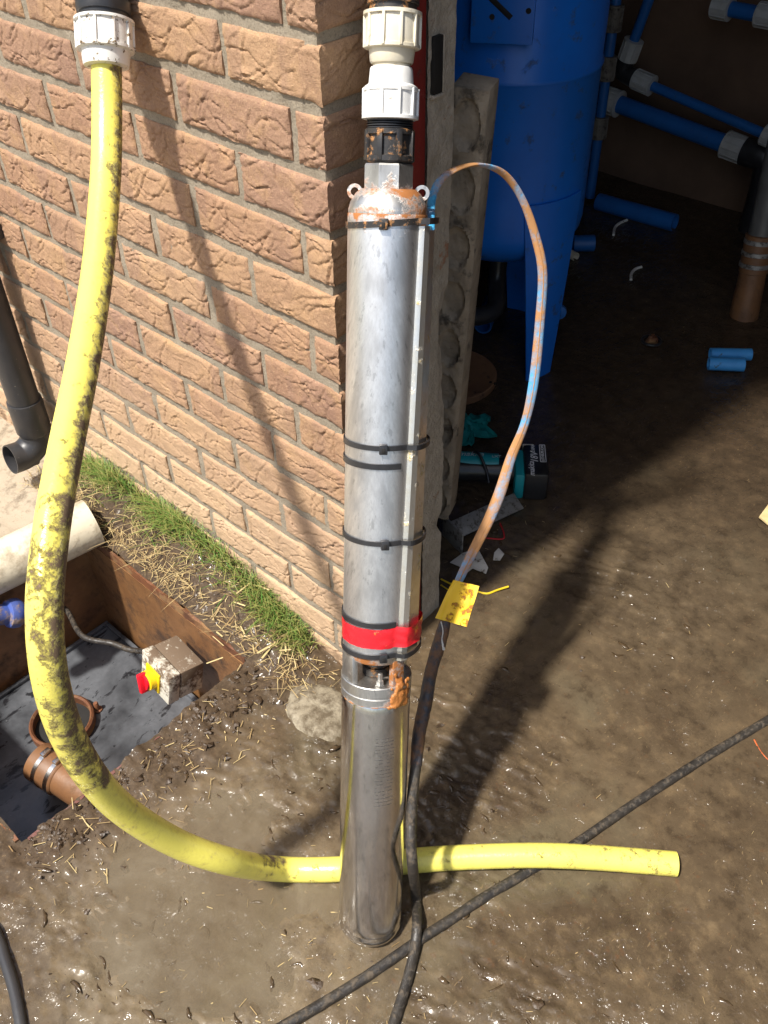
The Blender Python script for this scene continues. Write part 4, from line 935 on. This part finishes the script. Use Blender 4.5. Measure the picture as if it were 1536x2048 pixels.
# bracket plate with holes
bpz = [at(940, 0, d=1.0)]
def tp(phd, z, dr_=0): a = math.radians(phd); return tcx + (tR + dr_) * (math.cos(a) * ta + math.sin(a) * tr) + np.array([0, 0, z])
def hit(u, v, R_):
    """ray against the tank cylinder"""
    D = FW + RT * ((u - 768) / FPX) + DN * ((v - 1024) / FPX); o = CAM - tcx; a = D[0] ** 2 + D[1] ** 2; b = 2 * (o[0] * D[0] + o[1] * D[1]); c = o[0] ** 2 + o[1] ** 2 - R_ ** 2
    t = (-b - math.sqrt(max(b * b - 4 * a * c, 0))) / (2 * a); return CAM + D * t
try:
    c0, c1 = hit(942, 84, tR + .02), hit(1066, 84, tR + .02)
    bx = nrm((c1 - c0) * (1, 1, 0)); bn = np.cross(bx, (0, 0, 1.)); bn = bn if bn @ ta > 0 else -bn; wb = np.linalg.norm(c1 - c0); zc = (c0[2] + c1[2]) / 2
    pc_ = (c0 + c1) / 2 + bn * .012
    bp = thing('bracket_plate', 'blue bolted bracket plate with a slot on the pressure tank', 'plate', pc_) if False else tk
    g = G(); g.add(*box_g((pc_[0], pc_[1], zc + .15), [bx, bn, (0, 0, 1)], (wb / 2, .003, .15), .0015)); o = g.build('bracket_plate', MT['tank'], tk)
    g = G(); g.add(*box_g((pc_[0], pc_[1], zc + .15) - bn * .018 - bx * (wb / 2 - .006), [bx, bn, (0, 0, 1)], (.004, .016, .15), .001)); g.add(*box_g((pc_[0], pc_[1], zc + .15) - bn * .02 + bx * (wb / 2 - .006), [bx, bn, (0, 0, 1)], (.004, .018, .15), .001)); g.build('bracket_flange', MT['tank'], o)
    g = G()
    for (u, v) in ((984, 34), (1057, 22)):
        D = FW + RT * ((u - 768) / FPX) + DN * ((v - 1024) / FPX); t = ((pc_ + bn * .0035 - CAM) @ bn) / (D @ bn); g.add(*lathe(CAM + D * t - bn * .001, bn, [(.0055, 0), (.0055, .0012), (0, .0013)], 16))
    D1 = [CAM + (FW + RT * ((u - 768) / FPX) + DN * ((v - 1024) / FPX)) * (((pc_ + bn * .0035 - CAM) @ bn) / ((FW + RT * ((u - 768) / FPX) + DN * ((v - 1024) / FPX)) @ bn)) for u, v in ((975, -10), (1022, 36))]
    g.add(*tube([D1[0], D1[1]], .0055, 10, smooth=False, flat=(np.cross(bn, nrm(D1[1] - D1[0])), .25))); g.build('bracket_slot', MT['dark'], o)
except Exception as ex: print('bracket', ex)

# ------------------------------------------------------------------ pipework on the back wall
WY_ = 2.24
def pipe_thing(name, label, pts, r, mat, cat='pipe', n=8, hollow=None, seg=24, smooth=False, group=None):
    o = mesh(name, *tube(pts, r, seg, n, smooth=smooth, hollow=hollow), MT[mat], None, loc=pts[0]); return tag(o, label, cat, group)
A0, A1 = at(1232, 206, y=WY_), at(1478, 298, y=WY_); dA = nrm(A1 - A0)
lo = thing('large_blue_pipe', 'thick blue water pipe with white unions low on the back wall', 'pipe', A0)
g = G(); g.add(*tube([A0, A1], .029, 32, smooth=False)); g.build('pipe', MT['dimpipe'], lo)
nut(A0 - dA * .02, dA, -.045, .035, .043, MT['greyfit'], lo, 12, 'union_nut', (0, -1, .3))
nut(A1 - dA * .02, -dA, -.055, .03, .043, MT['greyfit'], lo, 12, 'union_nut', (0, -1, .3))
g = G(); g.add(*tube([A1 + dA * .02, A1 + dA * .09, A1 + dA * .11 + (0, 0, -.05), A1 + dA * .11 + (0, 0, -.25)], .045, 24, 8)); g.build('elbow', MT['black'], lo)
g = G(); g.add(*tube([A0 - dA * .05, A0 - dA * .10], .042, 24, smooth=False)); g.build('valve_end', MT['black'], lo)
B0, B1 = at(1300, 170, y=WY_ - .03), at(1545, 275, y=WY_ - .03); dB = nrm(B1 - B0)
so2 = thing('thin_blue_pipe', 'thin blue water pipe with white union above the thick one', 'pipe', B0)
g = G(); g.add(*tube([B0, B1], .0155, 24, smooth=False)); g.build('pipe', MT['dimpipe'], so2)
nut(B0 - dB * .01, dB, -.05, .02, .032, MT['greyfit'], so2, 10, 'union_nut', (0, -1, .3)); nut(B1, -dB, -.03, .03, .032, MT['greyfit'], so2, 10, 'union_nut', (0, -1, .3))
C0, C1 = at(1264, 92, y=WY_ - .03), at(1312, -40, y=WY_ - .03); dC = nrm(C1 - C0)
ve = thing('rising_blue_pipe', 'blue pipe rising from a black elbow on the back wall', 'pipe', C0)
g = G(); g.add(*tube([C0, C1], .0165, 24, smooth=False)); g.build('pipe', MT['dimpipe'], ve)
nut(C0, dC, -.045, .02, .032, MT['greyfit'], ve, 10, 'union_nut', (0, -1, .3))
g = G(); g.add(*tube([C0 - dC * .03, C0 - dC * .08, B0 - dB * .07, B0 - dB * .04], .029, 24, 8)); g.build('elbow', MT['black'], ve)
T0, T1 = at(1462, 18, y=WY_ - .03), at(1516, 28, y=WY_ - .03); dT = nrm(T1 - T0)
up = thing('upper_blue_pipe', 'short blue pipe between two grey unions at the top right', 'pipe', T0)
g = G(); g.add(*tube([T0 - dT * .03, T1 + dT * .1], .022, 24, smooth=False)); g.build('pipe', MT['dimpipe'], up)
nut(T0 - dT * .0, dT, -.055, .0, .034, MT['greyfit'], up, 10, 'union_nut', (0, -1, .3)); nut(T1, -dT, -.06, .0, .034, MT['greyfit'], up, 10, 'union_nut', (0, -1, .3))
# vertical stack of fittings behind the tank
VX = at(1212, 150, y=2.1); vt = thing('valve_stack', 'upright run of dull fittings and pipe beside the blue tank', 'pipe', (VX[0], 2.1, 0))
vz = [at(1212, v, y=2.1)[2] for v in (5, 60, 110, 160, 235, 280, 400)]
g = G(); g.add(*tube([(VX[0], 2.1, 0.02), (VX[0], 2.1, vz[0] + .3)], .017, 20, smooth=False)); g.build('pipe', MT['dimpipe'], vt)
for a, b in ((vz[1], vz[0]), (vz[3], vz[2]), (vz[5], vz[4])): nut(np.array([VX[0], 2.1, 0]), (0, 0, 1), min(a, b), max(a, b), .028, MT['dullfit'], vt, 10, 'union_nut', (0, -1, 0))
# pipe on the floor against the wall, offcuts
pipe_thing('floor_pipe', 'long thick blue pipe lying on the floor along the back wall', [at(1196, 403, z=.03), at(1350, 446, z=.03)], .029, 'dimpipe', hollow=.88)
pipe_thing('pipe_offcut', 'short dark blue pipe offcut lying beside the tank leg on the dark floor', [at(1146, 487, z=.03), at(1188, 486, z=.03)], .026, 'dimpipe', hollow=.88)
pipe_thing('pipe_offcut', 'upper of two bright blue pipe offcuts on the floor at the right', [at(1420, 708, z=.028), at(1502, 709, z=.028)], .0165, 'litpipe', hollow=.85, group='blue pipe offcuts on the floor')
pipe_thing('pipe_offcut', 'lower and shorter of two bright blue pipe offcuts on the floor', [at(1417, 727, z=.024), at(1488, 730, z=.024)], .0175, 'litpipe', hollow=.85, group='blue pipe offcuts on the floor')
pipe_thing('pipe_stub', 'open blue pipe end facing out from under the tank', [at(966, 652, z=.03), at(985, 600, z=.034)], .025, 'dimpipe', hollow=.82)
pipe_thing('white_pipe_stub', 'small dirty white pipe stub on the floor by the tank leg', [at(1130, 502, z=.015), at(1152, 514, z=.015)], .014, 'cream', hollow=.8)
for k, (pts, lb) in enumerate((([(1227, 470), (1230, 455), (1240, 446), (1254, 440)], 'thin white bent clip on the dark floor near the blue floor pipe'), ([(1262, 560), (1263, 547), (1271, 538), (1283, 534)], 'thin white bent clip lying alone on the dark floor'))):
    pipe_thing('plastic_clip', lb, [at(u, v, z=.01) for u, v in pts], .0045, 'white', 'clip', smooth=True, seg=10, group='white clips on the floor')
o = mesh('tap_handle', *lathe(at(1118, 620, z=.16), ta, [(.012, 0), (.020, .004), (.020, .014), (.006, .016), (.006, .04)], 12), MT['dimpipe'], None, loc=at(1118, 620, z=.16)); tag(o, 'small blue tap handle beside the tank leg', 'tap')
# pipework below the tank
g = G(); bc = tcx + np.array([0, 0, .26]); g.add(*tube([bc + (0, 0, .04), bc, bc - ta * -.02 + (0, 0, -.06), bc + ta * .1 + (0, 0, -.10), bc + ta * .16 - tr * .1 + (0, 0, -.10)], .024, 20, 8)); g.build('outlet_pipe', MT['black'], tk)
# brown standpipe at the right
bp0 = at(1487, 632, z=0); bpt = at(1522, 470, d=(bp0 - CAM) @ FW * .955); dbr = nrm(bpt - bp0); Lb = np.linalg.norm(bpt - bp0)
bs = thing('standpipe', 'rusty orange standpipe with three grey bands rising from the floor', 'pipe', bp0)
g = G(); g.add(*lathe(bp0, dbr, [(.042, -.02), (.040, .02), (.037, Lb * .55), (.040, Lb * .56), (.041, Lb), (.036, Lb + .002)], 32)); g.build('rubber_pipe', MT['brownpipe'], bs)
g = G(); g.add(*lathe(bp0, dbr, [(.035, Lb), (.035, Lb + .5)], 32)); g.build('grey_pipe', MT['dullpipe'], bs)
for f in (.62, .76, .90):
    g = G(); g.add(*lathe(bp0 + dbr * Lb * f, dbr, [(.041, 0), (.0425, .001), (.0425, .012), (.041, .013)], 32)); g.build('pipe_band', MT['galv'], bs)
# brown round cover
mc = at(896, 748, z=.018)
o = thing('round_cover', 'brown round metal cover lying flat on the dark floor behind the lintel', 'cover', mc)
g = G(); g.add(*lathe(mc, (0, 0, 1), [(.128, -.016), (.130, -.014), (.130, .002), (.126, .004), (.120, .002), (.0001, .001)], 56)); g.build('disc', MT['manhole'], o)
g = G(); p = at(985, 766, z=.0195); g.add(*box_g(p, [nrm(np.array([1, .3, 0])), nrm(np.array([-.3, 1, 0])), (0, 0, 1)], (.009, .004, .0015), .0)); g.build('key_slot', MT['dark'], o)
# cloth
rs = np.random.RandomState(5); cc = at(930, 855, z=.012); n = 16; V = []
for a in range(n + 1):
    for b in range(n + 1):
        u, v = a / n - .5, b / n - .5; r = math.hypot(u, v); k = 1 + .35 * math.sin(math.atan2(v, u) * 5 + 1)
        p = cc + np.array([u * .135 * k, v * .10 * k, .004 + .016 * (1 - min(r * 2, 1)) + .008 * (NS[1](u * 9, v * 9) + 1) * .8 + .004 * math.sin(u * 40 + v * 13)]); V.append(p)
F = [[a * (n + 1) + b, (a + 1) * (n + 1) + b, (a + 1) * (n + 1) + b + 1, a * (n + 1) + b + 1] for a in range(n) for b in range(n)]
o = mesh('crumpled_glove', V, F, MT['cloth'], None, loc=cc, smooth=35); o.modifiers.new('s', 'SOLIDIFY').thickness = .002; tag(o, 'crumpled teal rubber glove on the floor near the round cover', 'glove')

# ------------------------------------------------------------------ power tool
tc0 = at(885, 935, z=.045); tc1 = at(1040, 940, z=.045); td = nrm(tc1 - tc0); tup = np.array([0, 0, 1.]); ts = np.cross(tup, td)
if ts @ DN > 0: ts = -ts
tool = thing('cordless_tool', 'teal and black cordless power tool lying on the wet floor behind the jamb', 'power tool', tc0)
Lt = np.linalg.norm(tc1 - tc0)
V, F = tube([tc0 - td * .03, tc0 + td * .02, tc0 + td * Lt * .4, tc0 + td * Lt * .75, tc0 + td * Lt * .98], [.034, .034, .030, .030, .037], 24, 6, flat=(ts, .92))
G().add(V, F).build('grip', MT['toolblack'], tool)
V, F = tube([tc0 - td * .03 + tup * .012 + ts * .008, tc0 + td * Lt * .35 + tup * .010 + ts * .008, tc0 + td * Lt * .72 + tup * .010 + ts * .007], [.031, .028, .026], 24, 6, flat=(ts, .85))
G().add(V, F).build('shell', MT['teal'], tool)
V, F = box_g(tc0 + td * Lt * .98 + tup * -.002 - ts * .012, [td, ts, tup], (.012, .048, .036), .008); G().add(V, F).build('battery_mount', MT['teal'], tool)
V, F = box_g(tc0 + td * (Lt * .98 + .036) - ts * .006 + tup * .0, [td, ts, tup], (.028, .056, .039), .009); bt = G().add(V, F).build('battery', MT['toolblack'], tool)
V, F = box_g(tc0 + td * (Lt * .98 + .022) + ts * .043 + tup * .018, [td, ts, tup], (.014, .014, .016), .004); G().add(V, F).build('release_button', MT['isolator'], tool)
def text(s, origin, right, upv, size, mat, parent, name='lettering', shear=0):
    cu = bpy.data.curves.new(name, 'FONT'); cu.body = s; cu.size = size; cu.align_x = 'CENTER'; cu.align_y = 'CENTER'; cu.extrude = .0002; cu.shear = shear; cu.resolution_u = 2
    ob = bpy.data.objects.new(name, cu); COL.objects.link(ob); dg = bpy.context.evaluated_depsgraph_get(); me = bpy.data.meshes.new_from_object(ob.evaluated_get(dg))
    bpy.data.objects.remove(ob); V = np.array([v.co[:] for v in me.vertices]); F = [list(p.vertices) for p in me.polygons]; n_ = np.cross(right, upv)
    W = np.asarray(origin) + V[:, :1] * np.asarray(right) + V[:, 1:2] * np.asarray(upv) + V[:, 2:] * n_
    return mesh(name, W, F, MT[mat], parent, smooth=None)
bc_ = tc0 + td * (Lt * .98 + .036) - ts * .006 + tup * .0398
text('makita', bc_ - ts * .036 - td * .011, ts, -td, .019, 'print', bt, shear=.25)
text('18V', bc_ + ts * .004 - td * .003, ts, -td, .024, 'print', bt, shear=.3)
text('3.0Ah', bc_ + ts * .036 - td * .005, ts, -td, .011, 'print', bt, shear=.2)
g = G(); fr_ = bc_ + ts * .020 + td * .016
for (a, b, c_, d_) in ((0, .0062, .031, .0008), (0, -.0062, .031, .0008), (.031, 0, .0008, .0062), (-.031, 0, .0008, .0062)): g.add(*box_g(fr_ + ts * a - td * b, [ts, -td, tup], (c_, d_, .0002)))
g.build('label_border', MT['print'], bt, smooth=None)
text('LITHIUM-ION', fr_, ts, -td, .0095, 'print', bt, shear=.2)
tt0 = tc0 + td * Lt * .36 + tup * .0375 + ts * .010
text('makita', tt0 - ts * .004, td, ts, .022, 'print2', tool, shear=.3); text('LXT', tt0 + td * .058 - ts * .006 - tup * .003, td, ts, .012, 'print2', tool)
g = G(); g.add(*tube([tc0 + td * Lt * .35 + ts * .03 + tup * .02, tc0 + td * Lt * .45 + tup * .045, tc0 + td * Lt * .55 - ts * .03 + tup * .025, tc0 + td * Lt * .6 - ts * .05 + tup * .0], .0035, 10, 8)); g.build('wrist_loop', MT['black'], tool)

# galvanised bracket
b0, b1 = at(905, 1062, z=.03), at(1030, 1005, z=.03); bd_ = nrm(b1 - b0); bs_ = np.cross((0, 0, 1.), bd_); bs_ = bs_ if bs_ @ DN > 0 else -bs_
br = thing('steel_bracket', 'bent galvanised steel angle bracket lying under the power tool', 'bracket', b0)
mid = (b0 + b1) / 2; LB = np.linalg.norm(b1 - b0)
V, F = box_g(mid, [bd_, nrm(bs_ * .8 - np.array([0, 0, .35])), nrm(bs_ * .35 + np.array([0, 0, .8]))], (LB / 2 + .01, .021, .0022), .001); G().add(V, F).build('long_plate', MT['galv'], br)
V, F = box_g(b0 - bd_ * .008 + np.array([0, 0, .003]) + bs_ * .012, [bd_, bs_, (0, 0, 1)], (.0022, .036, .030), .001); G().add(V, F).build('end_plate', MT['galv'], br)
# scraps
def flat_scrap(name, label, poly, z, mat, cat, th=.0012, curl=.006):
    P = np.array([at(u, v, z=z) for u, v in poly]); c = P.mean(0); g = G(); n = len(P)
    up_ = np.array([0, 0, 1.]); T = P + up_ * (curl * np.array([NS[3](i * 1.7, n) for i in range(n)])[:, None] + curl)
    V = np.vstack([T, T - up_ * th, [c + up_ * curl * 1.2], [c + up_ * (curl * 1.2 - th)]]); F = []
    for i in range(n): j = (i + 1) % n; F += [[i, j, 2 * n], [n + j, n + i, 2 * n + 1], [i, n + i, n + j, j]]
    V, F = fix_normals(V, F); return tag(mesh(name, V, F, MT[mat], None, loc=c, smooth=25), label, cat)
flat_scrap('paper_scrap', 'larger torn white scrap beside the galvanised bracket', [(900, 1125), (925, 1108), (955, 1102), (976, 1140), (972, 1149), (945, 1142), (928, 1153), (927, 1140)], .012, 'paper', 'scrap')
flat_scrap('paper_scrap', 'smaller torn white scrap lying on the mud by the bracket', [(988, 1112), (997, 1098), (1008, 1112), (1000, 1122), (986, 1124)], .010, 'paper', 'scrap')
flat_scrap('board_scrap', 'pale brown scrap of board at the right edge of the floor', [(1516, 1040), (1540, 1005), (1600, 1015), (1600, 1060), (1540, 1056)], .01, 'straw', 'scrap', .004, .006)
def wire(name, label, pts, r, mat, z=.006, cat='wire', zs=None): 
    P = [at(u, v, z=(zs[i] if zs else z)) for i, (u, v) in enumerate(pts)]; o = mesh(name, *tube(P, r, 8, 6), MT[mat], None, loc=P[0]); return tag(o, label, cat)
wire('yellow_offcut', 'yellow wire offcut pointing right beside the yellow tag', [(955, 1184), (975, 1187), (995, 1180), (1017, 1173)], .0022, 'yellowwire', zs=[.006, .008, .01, .012])
wire('yellow_offcut', 'yellow wire offcut behind the top corner of the tag', [(882, 1158), (898, 1166), (912, 1172)], .0018, 'yellowwire', .008)
wire('yellow_offcut', 'lower yellow wire offcut left of the tag by the jamb', [(882, 1170), (895, 1179), (905, 1183)], .0018, 'yellowwire', .006)
wire('red_wire', 'bent red wire on the floor below the power tool', [(972, 1076), (1004, 1078), (1008, 1068), (1000, 1046)], .0016, 'redwire', .006)
wire('orange_twine', 'short piece of orange twine at the right edge by the long cable', [(1508, 1480), (1522, 1505), (1545, 1530)], .0018, 'orangetwine', .006)
# ring with rust on the floor
rc = at(1303, 681, z=.012); o = thing('rusty_ring', 'small black ring holding a rusty lump on the dark floor', 'ring', rc)
th = np.linspace(0, 2 * math.pi, 25); g = G(); g.add(*tube([rc + (.026 * math.cos(a), .026 * math.sin(a), 0) for a in th], .004, 8, smooth=False)); g.build('ring', MT['black'], o)
g = G(); V, F = lathe(rc, (0, 0, 1), [(.017, -.01), (.016, .004), (.010, .012), (.0001, .014)], 12); g.add(V + .003 * np.random.RandomState(2).randn(*V.shape), F); g.build('rusty_lump', MT['rust'], o)
# flagstone at the wall foot
poly = [(575, 1372), (610, 1362), (660, 1366), (700, 1395), (700, 1450), (668, 1478), (610, 1468), (566, 1420)]
P = np.array([at(u, v, z=.010) for u, v in poly]); c = P.mean(0); n = 40; V = [c + (0, 0, .004)]; F = []
ring_n = 6
Pc = catmull(np.vstack([P, P[:1]]), 5)[:-1]
for k in range(1, ring_n + 1):
    f = k / ring_n
    for q, p in enumerate(Pc):
        pt = c + (p - c) * f; V.append(pt + np.array([0, 0, (.004 * (1 - f ** 4) + .0012 * NS[1](q * .9, k * 1.3)) - (.012 if k == ring_n else 0)]))
m = len(Pc)
for q in range(m): F.append([0, 1 + q, 1 + (q + 1) % m])
for k in range(ring_n - 1):
    for q in range(m): F.append([1 + k * m + q, 1 + (k + 1) * m + q, 1 + (k + 1) * m + (q + 1) % m, 1 + k * m + (q + 1) % m])
V, F = fix_normals(V, F); o = mesh('flagstone', V, F, MT['stone'], None, loc=c, smooth=60); tag(o, 'pale blotched flagstone set in the mud at the foot of the wall', 'stone')

# ------------------------------------------------------------------ grass, straw, clods
rs = np.random.RandomState(12)
def blades(n, fx, fl, name, mat, wdt=.0011, tone=(0, 1), lean=.5):
    V = []; F = []; T = []
    for _ in range(n):
        x, y = fx(); z = gz(x, y) - .003; L_ = fl(); a = rs.rand() * 6.283; le = lean * (.3 + rs.rand()); d = np.array([math.cos(a), math.sin(a) - .35, 0]); w_ = np.array([-math.sin(a), math.cos(a), 0]) * wdt * (.6 + .8 * rs.rand()); b = len(V); tn_ = rs.rand() * (tone[1] - tone[0]) + tone[0]
        for k, (h_, ww) in enumerate(((0, 1), (.45, .8), (.8, .45), (1, 0))):
            p = np.array([x, y, z]) + np.array([0, 0, L_ * h_ * (1 - .45 * le * h_)]) + d * L_ * le * h_ * h_
            if k < 3: V += [p - w_ * ww, p + w_ * ww]; T += [tn_, tn_]
            else: V.append(p); T.append(tn_)
        F += [[b, b + 1, b + 3, b + 2], [b + 2, b + 3, b + 5, b + 4], [b + 4, b + 5, b + 6]]
    return mesh(name, V, F, MT[mat], None, smooth=180, kind='stuff', attrs={'tone': T})
def gpos():
    while True:
        x = -.10 - rs.rand() * .86; y = -.006 - abs(rs.randn()) * .020
        dens = .22 + 1.0 * float(sstep(-.25, .45, NS[2](x * 16, y * 3))); dens *= float(sstep(-.09, -.16, x)) * (1 - .8 * float(sstep(-.62, -.85, x)))
        if rs.rand() < dens and y > -.085: return x, y
o = blades(3600, gpos, lambda: .016 + rs.rand() ** 1.5 * .050, 'grass', 'grass', .0009, (0, 1), .95); o['label'] = 'strip of green grass along the foot of the wall'
def gpos2():
    while True:
        x = -.05 - rs.rand() * .95; y = -.03 - rs.rand() * .075
        if rs.rand() < .5 + .5 * NS[4](x * 12, y * 12): return x, y
o = blades(900, gpos2, lambda: .012 + rs.rand() * .03, 'dry_grass', 'strawmix', .0008, (0, 1), 1.3)
def straws(n, fx, name, ln_=(.008, .03), wd=.0010, tone=(0, 1), lift=.003):
    V = []; F = []; T = []
    for _ in range(n):
        x, y = fx(); z = gz(x, y) + lift * (0.3 + rs.rand()); L_ = ln_[0] + rs.rand() ** 2 * (ln_[1] - ln_[0]); a = rs.rand() * 3.1416; d = np.array([math.cos(a), math.sin(a), (rs.rand() - .5) * .35]) * L_ / 2; w_ = np.array([-math.sin(a), math.cos(a), 0]) * wd * (.5 + rs.rand()); u_ = np.array([0, 0, wd * .8]); c = np.array([x, y, z]); b = len(V); tn_ = tone[0] + rs.rand() * (tone[1] - tone[0])
        V += [c - d - w_, c - d + w_, c - d + u_, c + d - w_, c + d + w_, c + d + u_]; T += [tn_] * 6
        F += [[b, b + 3, b + 5, b + 2], [b + 1, b + 2, b + 5, b + 4], [b, b + 1, b + 4, b + 3], [b, b + 2, b + 1], [b + 3, b + 4, b + 5]]
    return mesh(name, V, F, MT['strawmix'], None, smooth=None, kind='stuff', attrs={'tone': T})
def s1_():
    while True:
        u, v = rs.rand() * 600 + 170, rs.rand() * 520 + 950; p = at(u, v, z=.03)
        if -.95 < p[0] < .06 and -.115 < p[1] < -.012: return p[0], p[1]
straws(240, s1_, 'straw_litter', (.006, .04), .0006, (0, 1), .005)
def s2_():
    while True:
        p = (PX1 + rs.rand() * .16, PY0 - .02 + rs.rand() * .5)
        return p
straws(170, s2_, 'straw_litter', (.004, .026), .00055, (.1, 1), .004)
def s3_():
    while True:
        x, y = rs.rand() * 1.2 - .15, rs.rand() * 1.6 - .9
        if not (PX0 < x < PX1 and PY0 < y < PY1): return x, y
straws(110, s3_, 'straw_litter', (.003, .014), .00045, (.2, 1), .002)
def s4_(): return -.20 - rs.rand() * .02 if rs.rand() < .0 else -.74 + rs.rand() * .56, PY1 + .004 + rs.rand() * .028
straws(240, s4_, 'straw_litter', (.006, .04), .0006, (.2, 1), .010)
def s5_():
    p = at(400 + rs.rand() * 190, 1215 + rs.rand() * 110, z=.02); return p[0], p[1]
straws(15, s5_, 'straw_litter', (.02, .05), .0013, (0, .25), .012)
def s6_():
    p = at(150 + rs.rand() * 650, 1660 + rs.rand() * 400, z=0); return p[0], p[1]
straws(80, s6_, 'straw_litter', (.003, .016), .0005, (.1, 1), .002)
g = G(); nr_ = 0
prof_ = [(.0001, -1), (.55, -.8), (.9, -.35), (1, 0), (.9, .4), (.5, .82), (.0001, 1)]
while nr_ < 620:
    if rs.rand() < .6: x, y = .05 + rs.rand() * .85, -.80 + rs.rand() * .75
    else: x, y = rs.rand() * 1.0 - .12, rs.rand() * 1.5 - .85
    if fbm(np.array([x * 3.4]), np.array([y * 3.4]), 6, 3)[0] + .15 + .5 * rs.randn() < .45: continue
    if PX0 - .02 < x < PX1 + .02 and PY0 - .02 < y < PY1: continue
    L_ = .0025 + rs.rand() ** 2.5 * .010; w_ = L_ * (.18 + .3 * rs.rand()); a = .1 + rs.randn() * .45
    V, F = lathe((0, 0, 0), (1, 0, 0), prof_, 7); V = V * (1 + .22 * rs.randn(len(V), 1)) * np.array([L_, w_, min(w_, .0028)]); V[:, 1] += .25 * L_ * (V[:, 0] / L_) ** 2 * rs.randn()
    c_, s_ = math.cos(a), math.sin(a); V = V @ np.array([[c_, s_, 0], [-s_, c_, 0], [0, 0, 1]]); g.add(V + np.array([x, y, gz(x, y) - .0004]), F); nr_ += 1
MT['wetmud'] = simple('wet_mud_ridge', (.085, .057, .031), (.052, .034, .018), 60, .16, 0, .5, 160, .0015)
g.build('mud_ridges', MT['wetmud'], None, smooth=180, kind='stuff')
# clods and pebbles in the mud
g = G()
for _ in range(460):
    if rs.rand() < .72: x, y = PX1 + .006 + abs(rs.randn()) * .05, PY0 - .02 + rs.rand() * .5; sc = .0012 + rs.rand() ** 3 * .006
    else:
        x, y = rs.rand() * 1.0 - .1, rs.rand() * 1.2 - .85; sc = .001 + rs.rand() ** 4 * .006
    V, F = lathe((0, 0, 0), (0, 0, 1), [(.0001, -1), (.75, -.6), (1, 0), (.75, .6), (.0001, 1)], 7); V = V * (1 + .4 * rs.randn(len(V), 1)) * np.array([1 + rs.rand() * .6, 1, .6]) * sc
    a = rs.rand() * 6.28; c_, s_ = math.cos(a), math.sin(a); V = V @ np.array([[c_, s_, 0], [-s_, c_, 0], [0, 0, 1]]); g.add(V + np.array([x, y, gz(x, y) + sc * .05]), F)
MT['clod'] = simple('mud_clod', (.075, .048, .027), (.045, .029, .017), 60, .4, 0, .8, 200, .002)
g.build('mud_clods', MT['clod'], None, smooth=70, kind='stuff')
print('objects', len(bpy.data.objects), 'tris', sum(len(o.data.loop_triangles) or 0 for o in bpy.data.objects if o.type == 'MESH'))
